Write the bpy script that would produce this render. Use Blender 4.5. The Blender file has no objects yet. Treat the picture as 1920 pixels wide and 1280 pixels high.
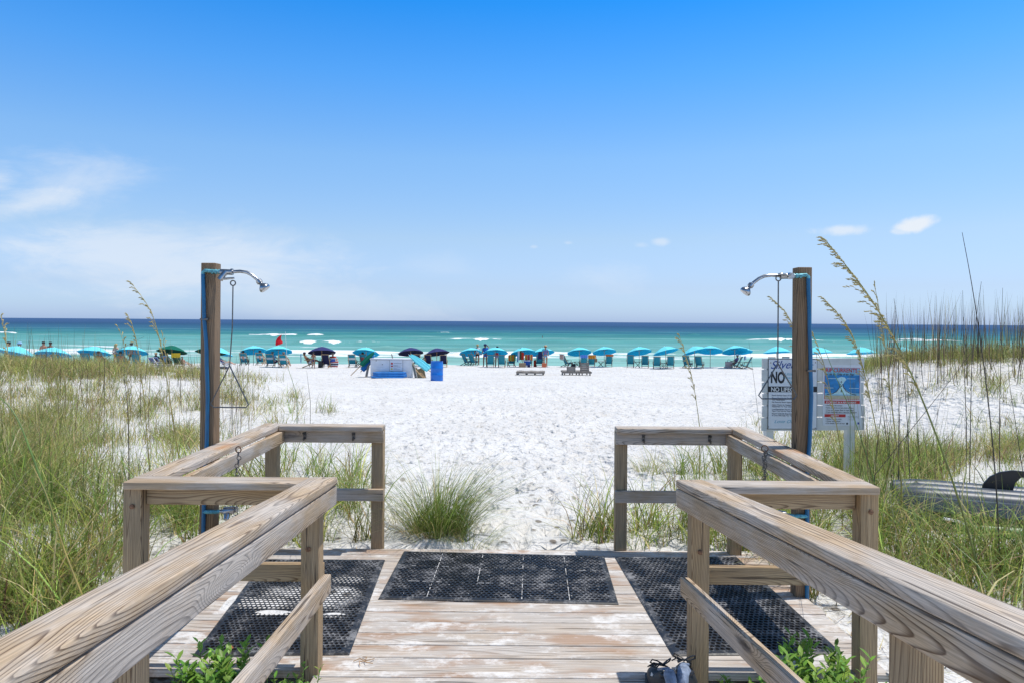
import bpy, bmesh, math, random
import numpy as np
from mathutils import Vector, Matrix, Euler, noise as mnoise

R = math.radians
random.seed(7)
rng = np.random.default_rng(11)
scene = bpy.context.scene
COL = scene.collection

# ------------------------------------------------------------------ camera
F = 1323.0            # focal length in photo pixels (1920 wide)
CAMZ = 1.74           # eye height over the deck (deck top is z = 0)
ROLL = 0.0073
cd = bpy.data.cameras.new("camera"); cam = bpy.data.objects.new("camera", cd)
COL.objects.link(cam); scene.camera = cam
cam.location = (0, 0, CAMZ); cam.rotation_euler = (math.pi/2, -ROLL, 0)
cd.sensor_width = 36; cd.lens = 36*F/1920; cd.shift_y = -37/1920
cd.clip_start = 0.05; cd.clip_end = 80000

def P(u, v, Y):
    du, dv = u-960, v-603
    return Vector((Y*(du+ROLL*dv)/F, Y, CAMZ - Y*(dv-ROLL*du)/F))

# ------------------------------------------------------------------ world, sun, exposure
SUN = Vector((.32, .05, 1)).normalized()
sun_el = math.asin(SUN.z); sun_az = math.atan2(SUN.x, SUN.y)
w = bpy.data.worlds.new("World"); scene.world = w; w.use_nodes = True
nt = w.node_tree; nt.nodes.clear()
def N(t, typ, **kw):
    n = t.nodes.new(typ)
    for k, v in kw.items(): setattr(n, k, v)
    return n
def L(t, a, b): t.links.new(a, b)
def M_(t, op, a, b=None, clamp=False):
    n = N(t, "ShaderNodeMath", operation=op, use_clamp=clamp)
    for i, s in enumerate((a, b)):
        if s is None: continue
        if isinstance(s, (int, float)): n.inputs[i].default_value = s
        else: L(t, s, n.inputs[i])
    return n.outputs[0]
def mapr(t, val, a, b, c=0., d=1., smooth=True):
    n = N(t, "ShaderNodeMapRange", interpolation_type='SMOOTHSTEP' if smooth else 'LINEAR')
    L(t, val, n.inputs[0])
    for i, s in enumerate((a, b, c, d)): n.inputs[i+1].default_value = s
    return n.outputs[0]
def mixc(t, fac, a, b, bt='MIX'):
    n = N(t, "ShaderNodeMix", data_type='RGBA', blend_type=bt)
    for s, i in ((fac, 0), (a, 6), (b, 7)):
        if isinstance(s, (int, float)): n.inputs[i].default_value = s
        elif isinstance(s, tuple): n.inputs[i].default_value = (*s, 1) if len(s) == 3 else s
        else: L(t, s, n.inputs[i])
    return n.outputs[2]

sky = N(nt, "ShaderNodeTexSky", sky_type='NISHITA', sun_disc=False, sun_elevation=sun_el, sun_rotation=sun_az,
        altitude=0, air_density=1.0, dust_density=0.6, ozone_density=3.0)
tc = N(nt, "ShaderNodeTexCoord"); sep = N(nt, "ShaderNodeSeparateXYZ"); L(nt, tc.outputs['Generated'], sep.inputs[0])
hs = N(nt, "ShaderNodeHueSaturation"); hs.inputs['Saturation'].default_value = 1.0
L(nt, sky.outputs[0], hs.inputs['Color'])
# elevation tint: pale horizon, blue above; unseen dome overhead tinted warm to warm shaded faces
elev = M_(nt, 'ARCSINE', sep.outputs[2])
tint = N(nt, "ShaderNodeValToRGB"); L(nt, mapr(nt, elev, 0, R(40), 0, 1, False), tint.inputs[0])
SKY_TINT = [(0.0, (0.896, 1.201, 2.1)), (0.03, (0.90, 1.15, 1.80)), (0.068, (0.94, 1.07, 1.52)), (0.165, (1.14, 1.201, 1.357)), (0.322, (1.009, 1.34, 1.566)), (0.473, (0.522, 1.27, 1.836)), (0.608, (0.157, 1.109, 1.914)), (0.72, (0.332, 0.997, 1.52)), (1.0, (0.997, 0.931, 0.798))]
cr = tint.color_ramp
while len(cr.elements) > 1: cr.elements.remove(cr.elements[-1])
cr.elements[0].position = SKY_TINT[0][0]; cr.elements[0].color = (*SKY_TINT[0][1], 1)
for p, c in SKY_TINT[1:]:
    e = cr.elements.new(p); e.color = (*c, 1)
skyc = mixc(nt, 1.0, hs.outputs[0], tint.outputs[0], 'MULTIPLY')
# clouds, by direction (a = x/y, b = z/y)
ysafe = M_(nt, 'MAXIMUM', sep.outputs[1], 0.05)
ca = M_(nt, 'DIVIDE', sep.outputs[0], ysafe); cb = M_(nt, 'DIVIDE', sep.outputs[2], ysafe)
cv = N(nt, "ShaderNodeCombineXYZ"); L(nt, ca, cv.inputs[0]); L(nt, cb, cv.inputs[1])
def cnoise(sx, sy, scale, det=6, rough=.6, off=0):
    mp = N(nt, "ShaderNodeMapping"); mp.inputs['Scale'].default_value = (sx, sy, 1); mp.inputs['Location'].default_value = (off, off*.7, off)
    mp.inputs['Rotation'].default_value = (0, 0, -.12)
    L(nt, cv.outputs[0], mp.inputs[0])
    n = N(nt, "ShaderNodeTexNoise"); n.inputs['Scale'].default_value = scale; n.inputs['Detail'].default_value = det; n.inputs['Roughness'].default_value = rough
    n.inputs['Distortion'].default_value = .4
    L(nt, mp.outputs[0], n.inputs['Vector']); return n.outputs[0]
def ell(a0, b0, ra, rb, rot=0.):
    c, s = math.cos(rot), math.sin(rot)
    da = M_(nt, 'SUBTRACT', ca, a0); db = M_(nt, 'SUBTRACT', cb, b0)
    x = M_(nt, 'DIVIDE', M_(nt, 'ADD', M_(nt, 'MULTIPLY', da, c), M_(nt, 'MULTIPLY', db, s)), ra)
    y = M_(nt, 'DIVIDE', M_(nt, 'SUBTRACT', M_(nt, 'MULTIPLY', db, c), M_(nt, 'MULTIPLY', da, s)), rb)
    return M_(nt, 'SUBTRACT', 1.0, M_(nt, 'SQRT', M_(nt, 'ADD', M_(nt, 'MULTIPLY', x, x), M_(nt, 'MULTIPLY', y, y))))
def pix(u, v): return (u-960)/F, (603-v+ROLL*(u-960))/F
wis = cnoise(1.0, 3.0, 6.0, 10, .66, 1.3)
puf = cnoise(1.0, 1.6, 16., 6, .6, 4.)
tot = None
for (u, v, ru, rv, rot, nz, lo, hi, amt) in (
    (50, 382, 170, 46, .20, wis, .0, 1.15, .62), (-20, 335, 90, 40, 0, wis, .0, 1.1, .6), (130, 345, 230, 95, .1, wis, .1, 1.5, .42), (420, 440, 260, 60, -.1, wis, .1, 1.4, .35),
    (300, 490, 430, 95, -.10, wis, -.1, 1.0, .52), (560, 560, 380, 70, -.12, wis, 0, .9, .22),
    (1578, 431, 70, 15, .03, puf, .1, .9, .62), (1714, 422, 52, 17, .22, puf, .05, .8, .85), (1685, 434, 24, 9, .1, puf, .05, .7, .5),
    (1237, 453, 24, 10, 0, puf, .1, .9, .42), (1200, 460, 22, 9, 0, puf, .2, 1., .22), (1064, 456, 17, 7, 0, puf, .2, .9, .3), (1000, 463, 14, 6, 0, puf, .2, .9, .25),
    (1130, 520, 130, 42, 0, wis, .1, 1.1, .18), (830, 500, 120, 40, 0, wis, .1, 1.1, .12)):
    a0, b0 = pix(u, v)
    e = M_(nt, 'ADD', ell(a0, b0, ru/F, rv/F, rot), M_(nt, 'MULTIPLY', M_(nt, 'SUBTRACT', nz, .5), 2.4 if nz is wis else 1.7))
    m = M_(nt, 'MULTIPLY', mapr(nt, e, lo, hi), amt)
    tot = m if tot is None else M_(nt, 'MAXIMUM', tot, m)
tot = M_(nt, 'MULTIPLY', tot, mapr(nt, sep.outputs[1], .1, .3))
skyc = mixc(nt, tot, skyc, (7.6, 7.9, 8.3))
bg = N(nt, "ShaderNodeBackground"); bg.inputs[1].default_value = 0.10
L(nt, skyc, bg.inputs[0]); out = N(nt, "ShaderNodeOutputWorld"); L(nt, bg.outputs[0], out.inputs[0])

sd = bpy.data.lights.new("sun", 'SUN'); so = bpy.data.objects.new("sun", sd); COL.objects.link(so)
sd.energy = 3.3; sd.angle = R(.53); sd.color = (1, .965, .91)
so.rotation_euler = (-SUN).to_track_quat('-Z', 'Y').to_euler(); so.location = (10, 5, 30)
vs = scene.view_settings
vs.view_transform = 'Standard'; vs.look = 'None'; vs.exposure = 0.2; vs.gamma = 1; vs.use_curve_mapping = False
scene.cycles.max_bounces = 6; scene.cycles.transparent_max_bounces = 8

# ------------------------------------------------------------------ materials
def newmat(name):
    m = bpy.data.materials.new(name); m.use_nodes = True
    t = m.node_tree; b = t.nodes["Principled BSDF"]; return m, t, b
def plain(name, c, rough=.6, metal=0., var=.12, scale=30., bump=0., spec=.5):
    m, t, b = newmat(name)
    co = N(t, "ShaderNodeTexCoord"); n = N(t, "ShaderNodeTexNoise"); n.inputs['Scale'].default_value = scale; n.inputs['Detail'].default_value = 5
    L(t, co.outputs['Object'], n.inputs['Vector'])
    k = mapr(t, n.outputs[0], .3, .7, 1-var, 1+var)
    L(t, mixc(t, 1., c, k, 'MULTIPLY'), b.inputs['Base Color'])
    b.inputs['Roughness'].default_value = rough; b.inputs['Metallic'].default_value = metal; b.inputs['Specular IOR Level'].default_value = spec
    if bump:
        bp = N(t, "ShaderNodeBump"); bp.inputs['Strength'].default_value = bump; bp.inputs['Distance'].default_value = .01
        L(t, n.outputs[0], bp.inputs['Height']); L(t, bp.outputs[0], b.inputs['Normal'])
    return m
def fabric(name, c, transl=.25, var=.08):
    m, t, b = newmat(name)
    co = N(t, "ShaderNodeTexCoord"); n = N(t, "ShaderNodeTexNoise"); n.inputs['Scale'].default_value = 6; n.inputs['Detail'].default_value = 4
    L(t, co.outputs['Object'], n.inputs['Vector'])
    cc = mixc(t, 1., c, mapr(t, n.outputs[0], .3, .7, 1-var, 1+var), 'MULTIPLY')
    L(t, cc, b.inputs['Base Color']); b.inputs['Roughness'].default_value = .85; b.inputs['Specular IOR Level'].default_value = .2
    tr = N(t, "ShaderNodeBsdfTranslucent"); L(t, cc, tr.inputs[0])
    mx = N(t, "ShaderNodeMixShader"); mx.inputs[0].default_value = transl
    L(t, b.outputs[0], mx.inputs[1]); L(t, tr.outputs[0], mx.inputs[2]); L(t, mx.outputs[0], t.nodes['Material Output'].inputs[0])
    return m

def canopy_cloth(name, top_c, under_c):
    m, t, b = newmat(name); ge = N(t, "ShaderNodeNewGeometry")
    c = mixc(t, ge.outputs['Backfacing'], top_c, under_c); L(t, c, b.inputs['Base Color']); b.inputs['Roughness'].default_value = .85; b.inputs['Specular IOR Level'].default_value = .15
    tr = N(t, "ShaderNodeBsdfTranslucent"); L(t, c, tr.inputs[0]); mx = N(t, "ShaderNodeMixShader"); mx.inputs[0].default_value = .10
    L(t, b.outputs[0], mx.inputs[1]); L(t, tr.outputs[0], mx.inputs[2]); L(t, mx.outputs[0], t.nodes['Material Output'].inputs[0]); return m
def wood(name, light, dark, grey, weather=.5, ring=95., dust=0., knots=True, bumpd=.0022, stain=None):
    """sawn weathered softwood, grain along the board's own X axis"""
    m, t, b = newmat(name)
    co = N(t, "ShaderNodeTexCoord"); oi = N(t, "ShaderNodeObjectInfo")
    off = N(t, "ShaderNodeVectorMath", operation='SCALE'); off.inputs[0].default_value = (37.1, 11.3, 7.7); L(t, oi.outputs['Random'], off.inputs['Scale'])
    ad = N(t, "ShaderNodeVectorMath", operation='ADD'); L(t, co.outputs['Object'], ad.inputs[0]); L(t, off.outputs[0], ad.inputs[1])
    def mp(sx, sy, sz, src=ad.outputs[0]):
        q = N(t, "ShaderNodeMapping"); q.inputs['Scale'].default_value = (sx, sy, sz); L(t, src, q.inputs[0]); return q.outputs[0]
    def nz(vec, sc, det=4, ro=.55):
        n = N(t, "ShaderNodeTexNoise"); n.inputs['Scale'].default_value = sc; n.inputs['Detail'].default_value = det; n.inputs['Roughness'].default_value = ro
        L(t, vec, n.inputs['Vector']); return n
    # ring phase: distance from a pith that wanders along the board, disturbed near knots
    wob = nz(mp(.8, 3.2, 3.2), 1., 3, .55)
    wob2 = nz(mp(.55, 1.2, 1.2), 1., 1, .5)
    s3 = N(t, "ShaderNodeSeparateXYZ"); L(t, co.outputs['Object'], s3.inputs[0])
    rnd = oi.outputs['Random']
    cy = M_(t, 'ADD', M_(t, 'MULTIPLY', M_(t, 'SUBTRACT', rnd, .5), .12), M_(t, 'MULTIPLY', M_(t, 'SUBTRACT', wob2.outputs[0], .5), .34))
    dy = M_(t, 'SUBTRACT', s3.outputs[1], cy); dz = M_(t, 'SUBTRACT', s3.outputs[2], M_(t, 'SUBTRACT', M_(t, 'MULTIPLY', wob2.outputs[0], .12), .11))
    rr = M_(t, 'SQRT', M_(t, 'ADD', M_(t, 'MULTIPLY', dy, dy), M_(t, 'MULTIPLY', dz, dz)))
    rr = M_(t, 'ADD', rr, M_(t, 'MULTIPLY', wob.outputs[0], .038))
    if knots:
        vo = N(t, "ShaderNodeTexVoronoi"); vo.inputs['Scale'].default_value = 1.; L(t, mp(1.05, 5., 5.), vo.inputs['Vector'])
        kd = mapr(t, vo.outputs[0], 0., .30, 1., 0.)
        rr = M_(t, 'ADD', rr, M_(t, 'MULTIPLY', kd, .055))
        kcore = mapr(t, vo.outputs[0], .05, .12, 1., 0.)
    ph = M_(t, 'MULTIPLY', rr, ring)
    fr = M_(t, 'FRACT', ph)
    line = M_(t, 'MULTIPLY', mapr(t, fr, .50, .92), mapr(t, fr, .90, 1.0, 1., 0.))
    fib = nz(mp(4., 190., 190.), 1., 5, .72)
    blot = nz(mp(1.1, 7., 7.), 1., 4, .6)
    line = M_(t, 'MULTIPLY', line, mapr(t, blot.outputs[0], .30, .62, .6, 1.))
    c = mixc(t, line, light, dark)
    if knots: c = mixc(t, kcore, c, tuple(x*.45 for x in dark))
    g = M_(t, 'MULTIPLY', mapr(t, nz(mp(1.6, 5., 5.), 1., 5, .65).outputs[0], .35, .62), weather)
    c = mixc(t, g, c, mixc(t, M_(t, 'MULTIPLY', line, .75), grey, tuple(x*.5 for x in grey)))
    c = mixc(t, 1., c, mapr(t, fib.outputs[0], .28, .72, .66, 1.22), 'MULTIPLY')
    # dark checks (drying cracks)
    ck = nz(mp(1.4, 55., 55.), 1., 2, .5)
    crack = mapr(t, ck.outputs[0], .665, .70)
    c = mixc(t, M_(t, 'MULTIPLY', crack, .8), c, (.06, .045, .035))
    hgt = M_(t, 'SUBTRACT', M_(t, 'MULTIPLY', fib.outputs[0], .5), M_(t, 'ADD', M_(t, 'MULTIPLY', line, -.35), M_(t, 'MULTIPLY', crack, 1.2)))
    if dust:
        sn = nz(mp(1.6, 2.4, 1.), 1.7, 8, .68)
        sn2 = nz(mp(1., 1.6, 1.), 26., 4, .6)
        dm = M_(t, 'ADD', sn.outputs[0], M_(t, 'MULTIPLY', M_(t, 'SUBTRACT', sn2.outputs[0], .5), .22))
        tn = nz(mp(1.4, 4., 1.), 1.3, 4, .6)
        c = mixc(t, mapr(t, tn.outputs[0], .48, .66, 0, .7), c, (.40, .24, .145))
        c = mixc(t, mapr(t, dm, .50, .66, 0., dust), c, (.82, .80, .77))
    if stain is not None:                            # old rust run
        sx_ = mapr(t, M_(t, 'ABSOLUTE', M_(t, 'SUBTRACT', s3.outputs[0], stain)), .05, .16, 1., 0.)
        c = mixc(t, M_(t, 'MULTIPLY', M_(t, 'MULTIPLY', sx_, mapr(t, blot.outputs[0], .35, .55)), .7), c, (.50, .22, .07))
    L(t, c, b.inputs['Base Color']); b.inputs['Roughness'].default_value = .82; b.inputs['Specular IOR Level'].default_value = .25
    bp = N(t, "ShaderNodeBump"); bp.inputs['Strength'].default_value = .7; bp.inputs['Distance'].default_value = bumpd
    L(t, hgt, bp.inputs['Height']); L(t, bp.outputs[0], b.inputs['Normal'])
    return m

M = {}
M['rail'] = wood('weathered_rail_wood', (.56, .415, .27), (.115, .06, .027), (.60, .54, .48), .85, 200.)
M['rail_stained'] = wood('stained_rail_wood', (.56, .415, .27), (.115, .06, .027), (.60, .54, .48), .85, 200., stain=-.08)
M['post'] = wood('post_wood', (.48, .335, .185), (.15, .08, .032), (.42, .33, .23), .35, 150., knots=True)
M['shpost'] = wood('shower_post_wood', (.29, .185, .10), (.085, .05, .026), (.28, .21, .155), .4, 100.)
M['deck'] = wood('sandy_deck_wood', (.58, .50, .42), (.33, .25, .18), (.60, .56, .52), .75, 75., dust=.80, knots=False, bumpd=.001)
M['oldwood'] = wood('grey_driftwood', (.30, .26, .22), (.15, .12, .10), (.30, .28, .26), .8, 60.)
M['chairwood'] = plain('chair_wood', (.46, .30, .16), .6, var=.2)
M['darkwood'] = plain('dark_chair_wood', (.20, .13, .08), .6, var=.2)
M['stake'] = plain('stake_wood', (.42, .26, .13), .7, var=.25, scale=12)
M['chrome'] = plain('chrome', (.40, .41, .43), .27, 1., var=.25, scale=40)
M['steel'] = plain('dull_steel', (.16, .155, .15), .45, .85, var=.2, scale=60)
M['rust'] = plain('rusty_metal', (.22, .12, .07), .7, .5, var=.4, scale=80)
M['hose'] = plain('blue_hose', (.006, .125, .27), .38, var=.15, scale=8)
M['brass'] = plain('teal_corroded_fitting', (.12, .36, .42), .5, .4, var=.35, scale=60)
M['black'] = plain('black_plastic', (.02, .02, .022), .5)
M['barrel'] = plain('barrel_blue', (.003, .17, .62), .35, var=.06, scale=5)
M['boardblue'] = plain('board_blue', (.012, .14, .42), .45, var=.15, scale=4)
M['boxwhite'] = plain('box_white', (.76, .76, .77), .6, var=.05, scale=4)
M['white'] = plain('white_paint', (.78, .78, .77), .5, var=.04)
M['slat'] = plain('sign_slat_paint', (.66, .65, .62), .55, var=.07, scale=9)
M['panel'] = plain('sign_panel_white', (.74, .75, .78), .4, var=.03)
M['ink'] = plain('ink_black', (.012, .012, .018), .5)
M['inkblue'] = plain('ink_blue', (.03, .07, .30), .5)
M['inkteal'] = plain('ink_teal', (.16, .42, .52), .5)
M['inkgrey'] = plain('ink_grey', (.12, .12, .15), .5)
M['inkred'] = plain('ink_red', (.55, .03, .025), .5)
M['signsea'] = plain('sign_sea', (.012, .22, .52), .45, var=.25, scale=14)
M['signshal'] = plain('sign_shallows', (.22, .50, .66), .45, var=.1, scale=14)
M['signsand'] = plain('sign_sand', (.55, .48, .33), .45, var=.1, scale=30)
M['signfoam'] = plain('sign_foam', (.55, .78, .80), .45, var=.1, scale=30)
M['yellow'] = plain('yellow_paint', (.75, .55, .04), .5)
M['greenp'] = plain('green_paint', (.03, .25, .08), .5)
M['redflag'] = fabric('red_flag_cloth', (.62, .02, .03), .3)
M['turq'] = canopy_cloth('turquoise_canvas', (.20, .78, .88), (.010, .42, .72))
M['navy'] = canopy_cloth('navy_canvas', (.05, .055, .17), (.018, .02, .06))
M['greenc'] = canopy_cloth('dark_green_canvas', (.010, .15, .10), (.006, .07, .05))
M['sling_teal'] = fabric('teal_sling', (.035, .27, .36), .12)
M['sling_white'] = fabric('white_sling', (.72, .72, .72), .2)
M['sling_navy'] = fabric('navy_sling', (.022, .025, .07), .08)
M['sling_blue'] = fabric('blue_sling', (.06, .14, .50), .1)
M['sling_green'] = fabric('green_sling', (.02, .10, .07), .1)
for nm, c in dict(tow_lblue=(.40, .62, .85), tow_orange=(.72, .20, .05), tow_blue=(.14, .30, .75), tow_red=(.70, .06, .03), tow_yellow=(.80, .55, .05),
                  tow_grey=(.48, .40, .38), tow_white=(.8, .8, .8), tow_multi=(.75, .32, .22), cloth_white=(.75, .76, .80), cloth_blue=(.03, .12, .45), cloth_black=(.02, .02, .025),
                  cloth_red=(.55, .06, .08), cloth_lblue=(.22, .45, .65), cloth_purple=(.24, .20, .42), cloth_orange=(.85, .36, .03), cloth_navy=(.03, .035, .11), cloth_olive=(.10, .10, .05)).items():
    M[nm] = fabric(nm, c, .1)
M['skin_a'] = plain('skin_tan', (.50, .25, .16), .55); M['skin_b'] = plain('skin_brown', (.28, .13, .075), .55); M['skin_c'] = plain('skin_fair', (.62, .36, .27), .55)
M['hair_d'] = plain('hair_dark', (.02, .014, .012), .5); M['hair_b'] = plain('hair_blond', (.52, .33, .13), .5); M['hair_g'] = plain('hair_grey', (.20, .17, .15), .5)
M['straw'] = plain('straw', (.60, .38, .20), .8); M['wicker'] = plain('wicker', (.30, .21, .13), .8, var=.35, scale=40, bump=.5)
M['tub'] = plain('orange_tub', (.62, .14, .05), .5)
M['sup_grey'] = plain('slate_board', (.055, .072, .098), .42, var=.1, scale=5); M['sup_green'] = plain('green_board', (.018, .17, .02), .4, var=.15, scale=5)
M['fin'] = plain('fin_black', (.012, .012, .013), .35)
M['shoe'] = plain('shoe_black', (.016, .017, .022), .55, var=.3, scale=40); M['sock'] = plain('grey_blue_knit', (.24, .29, .38), .9, var=.25, scale=60, bump=.5)
M['petal'] = plain('orange_petal', (.72, .27, .13), .7, var=.3)

def rubber():
    m, t, b = newmat('black_rubber')
    co = N(t, "ShaderNodeTexCoord")
    n = N(t, "ShaderNodeTexNoise"); n.inputs['Scale'].default_value = 5.; n.inputs['Detail'].default_value = 9; n.inputs['Roughness'].default_value = .72; L(t, co.outputs['Object'], n.inputs['Vector'])
    n2 = N(t, "ShaderNodeTexNoise"); n2.inputs['Scale'].default_value = 70.; n2.inputs['Detail'].default_value = 5; n2.inputs['Roughness'].default_value = .7; L(t, co.outputs['Object'], n2.inputs['Vector'])
    d = M_(t, 'ADD', n.outputs[0], M_(t, 'MULTIPLY', M_(t, 'SUBTRACT', n2.outputs[0], .5), .55))
    c = mixc(t, mapr(t, d, .46, .70, 0, .6), (.017, .018, .021), (.42, .42, .43))
    L(t, c, b.inputs['Base Color']); L(t, mapr(t, d, .4, .7, .42, .85), b.inputs['Roughness']); return m
M['rubber'] = rubber()

def sandmat():
    m, t, b = newmat('white_quartz_sand')
    ge = N(t, "ShaderNodeNewGeometry")
    def nz(sc, det=4, ro=.55, sy=1.):
        q = N(t, "ShaderNodeMapping"); q.inputs['Scale'].default_value = (1, sy, 1); L(t, ge.outputs['Position'], q.inputs[0])
        n = N(t, "ShaderNodeTexNoise"); n.inputs['Scale'].default_value = sc; n.inputs['Detail'].default_value = det; n.inputs['Roughness'].default_value = ro
        L(t, q.outputs[0], n.inputs['Vector']); return n.outputs[0]
    c = mixc(t, mapr(t, nz(.5, 5), .35, .65), (.775, .76, .735), (.72, .70, .67))
    # scattered dark organic flecks and bits of shell, plus painted shade of small dents
    s3 = N(t, "ShaderNodeSeparateXYZ"); L(t, ge.outputs['Position'], s3.inputs[0])
    vo = N(t, "ShaderNodeTexVoronoi"); vo.inputs['Scale'].default_value = 7.; vo.inputs['Randomness'].default_value = 1.; L(t, ge.outputs['Position'], vo.inputs['Vector'])
    near = mapr(t, s3.outputs[1], 13., 5., 0., 1.)
    fl = M_(t, 'MULTIPLY', mapr(t, vo.outputs[0], .15, .28, 1, 0), mapr(t, nz(1.3, 3), .42, .56))
    c = mixc(t, M_(t, 'MULTIPLY', fl, M_(t, 'MULTIPLY', near, .95)), c, (.20, .17, .14))
    deb = mapr(t, nz(16., 6, .75), .66, .74)
    c = mixc(t, M_(t, 'MULTIPLY', M_(t, 'MULTIPLY', deb, mapr(t, nz(.9, 3), .45, .65)), M_(t, 'ADD', M_(t, 'MULTIPLY', near, .5), .1)), c, (.33, .29, .24))
    L(t, c, b.inputs['Base Color']); b.inputs['Roughness'].default_value = .95; b.inputs['Specular IOR Level'].default_value = .15
    h = M_(t, 'ADD', M_(t, 'ADD', M_(t, 'MULTIPLY', mapr(t, nz(3.4, 3, .55), .28, .60), .55), M_(t, 'MULTIPLY', nz(9., 3, .5), .5)), M_(t, 'MULTIPLY', nz(30., 4, .6), .16))
    bp = N(t, "ShaderNodeBump"); bp.inputs['Strength'].default_value = 1.; bp.inputs['Distance'].default_value = .125
    L(t, h, bp.inputs['Height']); L(t, bp.outputs[0], b.inputs['Normal']); return m
M['sand'] = sandmat()

def vcolmat(name, transl=.3, rough=.6):
    m, t, b = newmat(name)
    a = N(t, "ShaderNodeAttribute", attribute_name='Col')
    L(t, a.outputs['Color'], b.inputs['Base Color']); b.inputs['Roughness'].default_value = rough; b.inputs['Specular IOR Level'].default_value = .3
    tr = N(t, "ShaderNodeBsdfTranslucent"); L(t, a.outputs['Color'], tr.inputs[0])
    mx = N(t, "ShaderNodeMixShader"); mx.inputs[0].default_value = transl
    L(t, b.outputs[0], mx.inputs[1]); L(t, tr.outputs[0], mx.inputs[2]); L(t, mx.outputs[0], t.nodes['Material Output'].inputs[0]); return m
M['grass'] = vcolmat('dune_grass_blades', .28); M['leaf'] = vcolmat('glossy_leaf', .35, .4)

# ------------------------------------------------------------------ object helpers
def tag(o, label=None, cat=None, group=None, kind=None):
    if label: o['label'] = label
    if cat: o['category'] = cat
    if group: o['group'] = group
    if kind: o['kind'] = kind
    return o
def thing(name, label, cat, loc=(0, 0, 0), rz=0., group=None):
    o = bpy.data.objects.new(name, None); COL.objects.link(o); o.empty_display_size = .1
    o.location = loc; o.rotation_euler = (0, 0, rz); return tag(o, label, cat, group)
def link(name, me, parent=None, mats=()):
    for m in mats: me.materials.append(m)
    o = bpy.data.objects.new(name, me); COL.objects.link(o)
    if parent: o.parent = parent
    return o
def copy_tree(o, parent=None):
    c = o.copy(); COL.objects.link(c)
    if parent: c.parent = parent
    for ch in o.children: copy_tree(ch, c)
    return c
class MB:
    def __init__(s): s.v = []; s.f = []; s.mi = []
    def add(s, vs, fs, mi=0):
        n = len(s.v); s.v += [tuple(x) for x in vs]; s.f += [tuple(i+n for i in f) for f in fs]; s.mi += [mi]*len(fs); return s
    def box(s, c, d, rot=None, mi=0):
        c = Vector(c); vs = []
        for sx, sy, sz in ((-1,-1,-1),(1,-1,-1),(1,1,-1),(-1,1,-1),(-1,-1,1),(1,-1,1),(1,1,1),(-1,1,1)):
            q = Vector((sx*d[0]/2, sy*d[1]/2, sz*d[2]/2))
            if rot is not None: q = rot @ q
            vs.append(c+q)
        return s.add(vs, [(3,2,1,0),(4,5,6,7),(0,1,5,4),(1,2,6,5),(2,3,7,6),(3,0,4,7)], mi)
    def bar(s, a, b, w, h, mi=0, up=(0, 0, 1)):
        a, b = Vector(a), Vector(b); x = (b-a); ln = x.length; x.normalize(); u = Vector(up)
        y = u.cross(x)
        if y.length < 1e-4: y = Vector((0, 1, 0)).cross(x)
        y.normalize(); z = x.cross(y)
        return s.box((a+b)/2, (ln, w, h), Matrix((x, y, z)).transposed(), mi)
    def tube(s, pts, r, n=8, mi=0, cap=True):
        pts = [Vector(p) for p in pts]; rs = r if isinstance(r, (list, tuple)) else [r]*len(pts)
        t0 = (pts[1]-pts[0]).normalized(); u = t0.orthogonal().normalized(); vs = []; fs = []
        for i, p in enumerate(pts):
            t = (pts[min(i+1, len(pts)-1)]-pts[max(i-1, 0)]).normalized()
            u = (u - t*u.dot(t)).normalized(); w_ = t.cross(u)
            for k in range(n):
                a = 2*math.pi*k/n; vs.append(p+(u*math.cos(a)+w_*math.sin(a))*rs[i])
        for i in range(len(pts)-1):
            for k in range(n):
                fs.append((i*n+k, i*n+(k+1) % n, (i+1)*n+(k+1) % n, (i+1)*n+k))
        if cap: fs += [tuple(reversed(range(n))), tuple((len(pts)-1)*n+k for k in range(n))]
        return s.add(vs, fs, mi)
    def lathe(s, prof, n=24, mat=None, mi=0):
        vs = []; fs = []
        for r, z in prof:
            for k in range(n):
                a = 2*math.pi*k/n; q = Vector((r*math.cos(a), r*math.sin(a), z)); vs.append(mat @ q if mat else q)
        for i in range(len(prof)-1):
            for k in range(n): fs.append((i*n+k, i*n+(k+1) % n, (i+1)*n+(k+1) % n, (i+1)*n+k))
        fs += [tuple(reversed(range(n))), tuple((len(prof)-1)*n+k for k in range(n))]
        return s.add(vs, fs, mi)
    def torus(s, c, R_, r, axis=(0, 0, 1), n=16, k=6, sx=1., mi=0):
        ax = Vector(axis).normalized(); u = ax.orthogonal().normalized(); w_ = ax.cross(u); c = Vector(c)
        pts = [c+u*math.cos(2*math.pi*i/n)*R_*sx+w_*math.sin(2*math.pi*i/n)*R_ for i in range(n)]
        vs = []; fs = []
        for i in range(n):
            t = (pts[(i+1) % n]-pts[i-1]).normalized(); b1 = ax; b2 = t.cross(ax).normalized()
            for j in range(k):
                a = 2*math.pi*j/k; vs.append(pts[i]+(b1*math.cos(a)+b2*math.sin(a))*r)
        for i in range(n):
            for j in range(k): fs.append((i*k+j, i*k+(j+1) % k, ((i+1) % n)*k+(j+1) % k, ((i+1) % n)*k+j))
        return s.add(vs, fs, mi)
    def mesh(s, name, mats, smooth=False, bevel=0.):
        me = bpy.data.meshes.new(name); me.from_pydata(s.v, [], s.f)
        for m in (mats if isinstance(mats, (list, tuple)) else [mats]): me.materials.append(m)
        me.polygons.foreach_set('material_index', s.mi)
        if bevel:
            bm = bmesh.new(); bm.from_mesh(me); bmesh.ops.bevel(bm, geom=bm.edges[:], offset=bevel, segments=2, affect='EDGES', profile=.6); bm.to_mesh(me); bm.free()
        if smooth:
            me.polygons.foreach_set('use_smooth', [True]*len(me.polygons))
            try: me.set_sharp_from_angle(angle=R(40))
            except Exception: pass
        me.update(); return me
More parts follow.
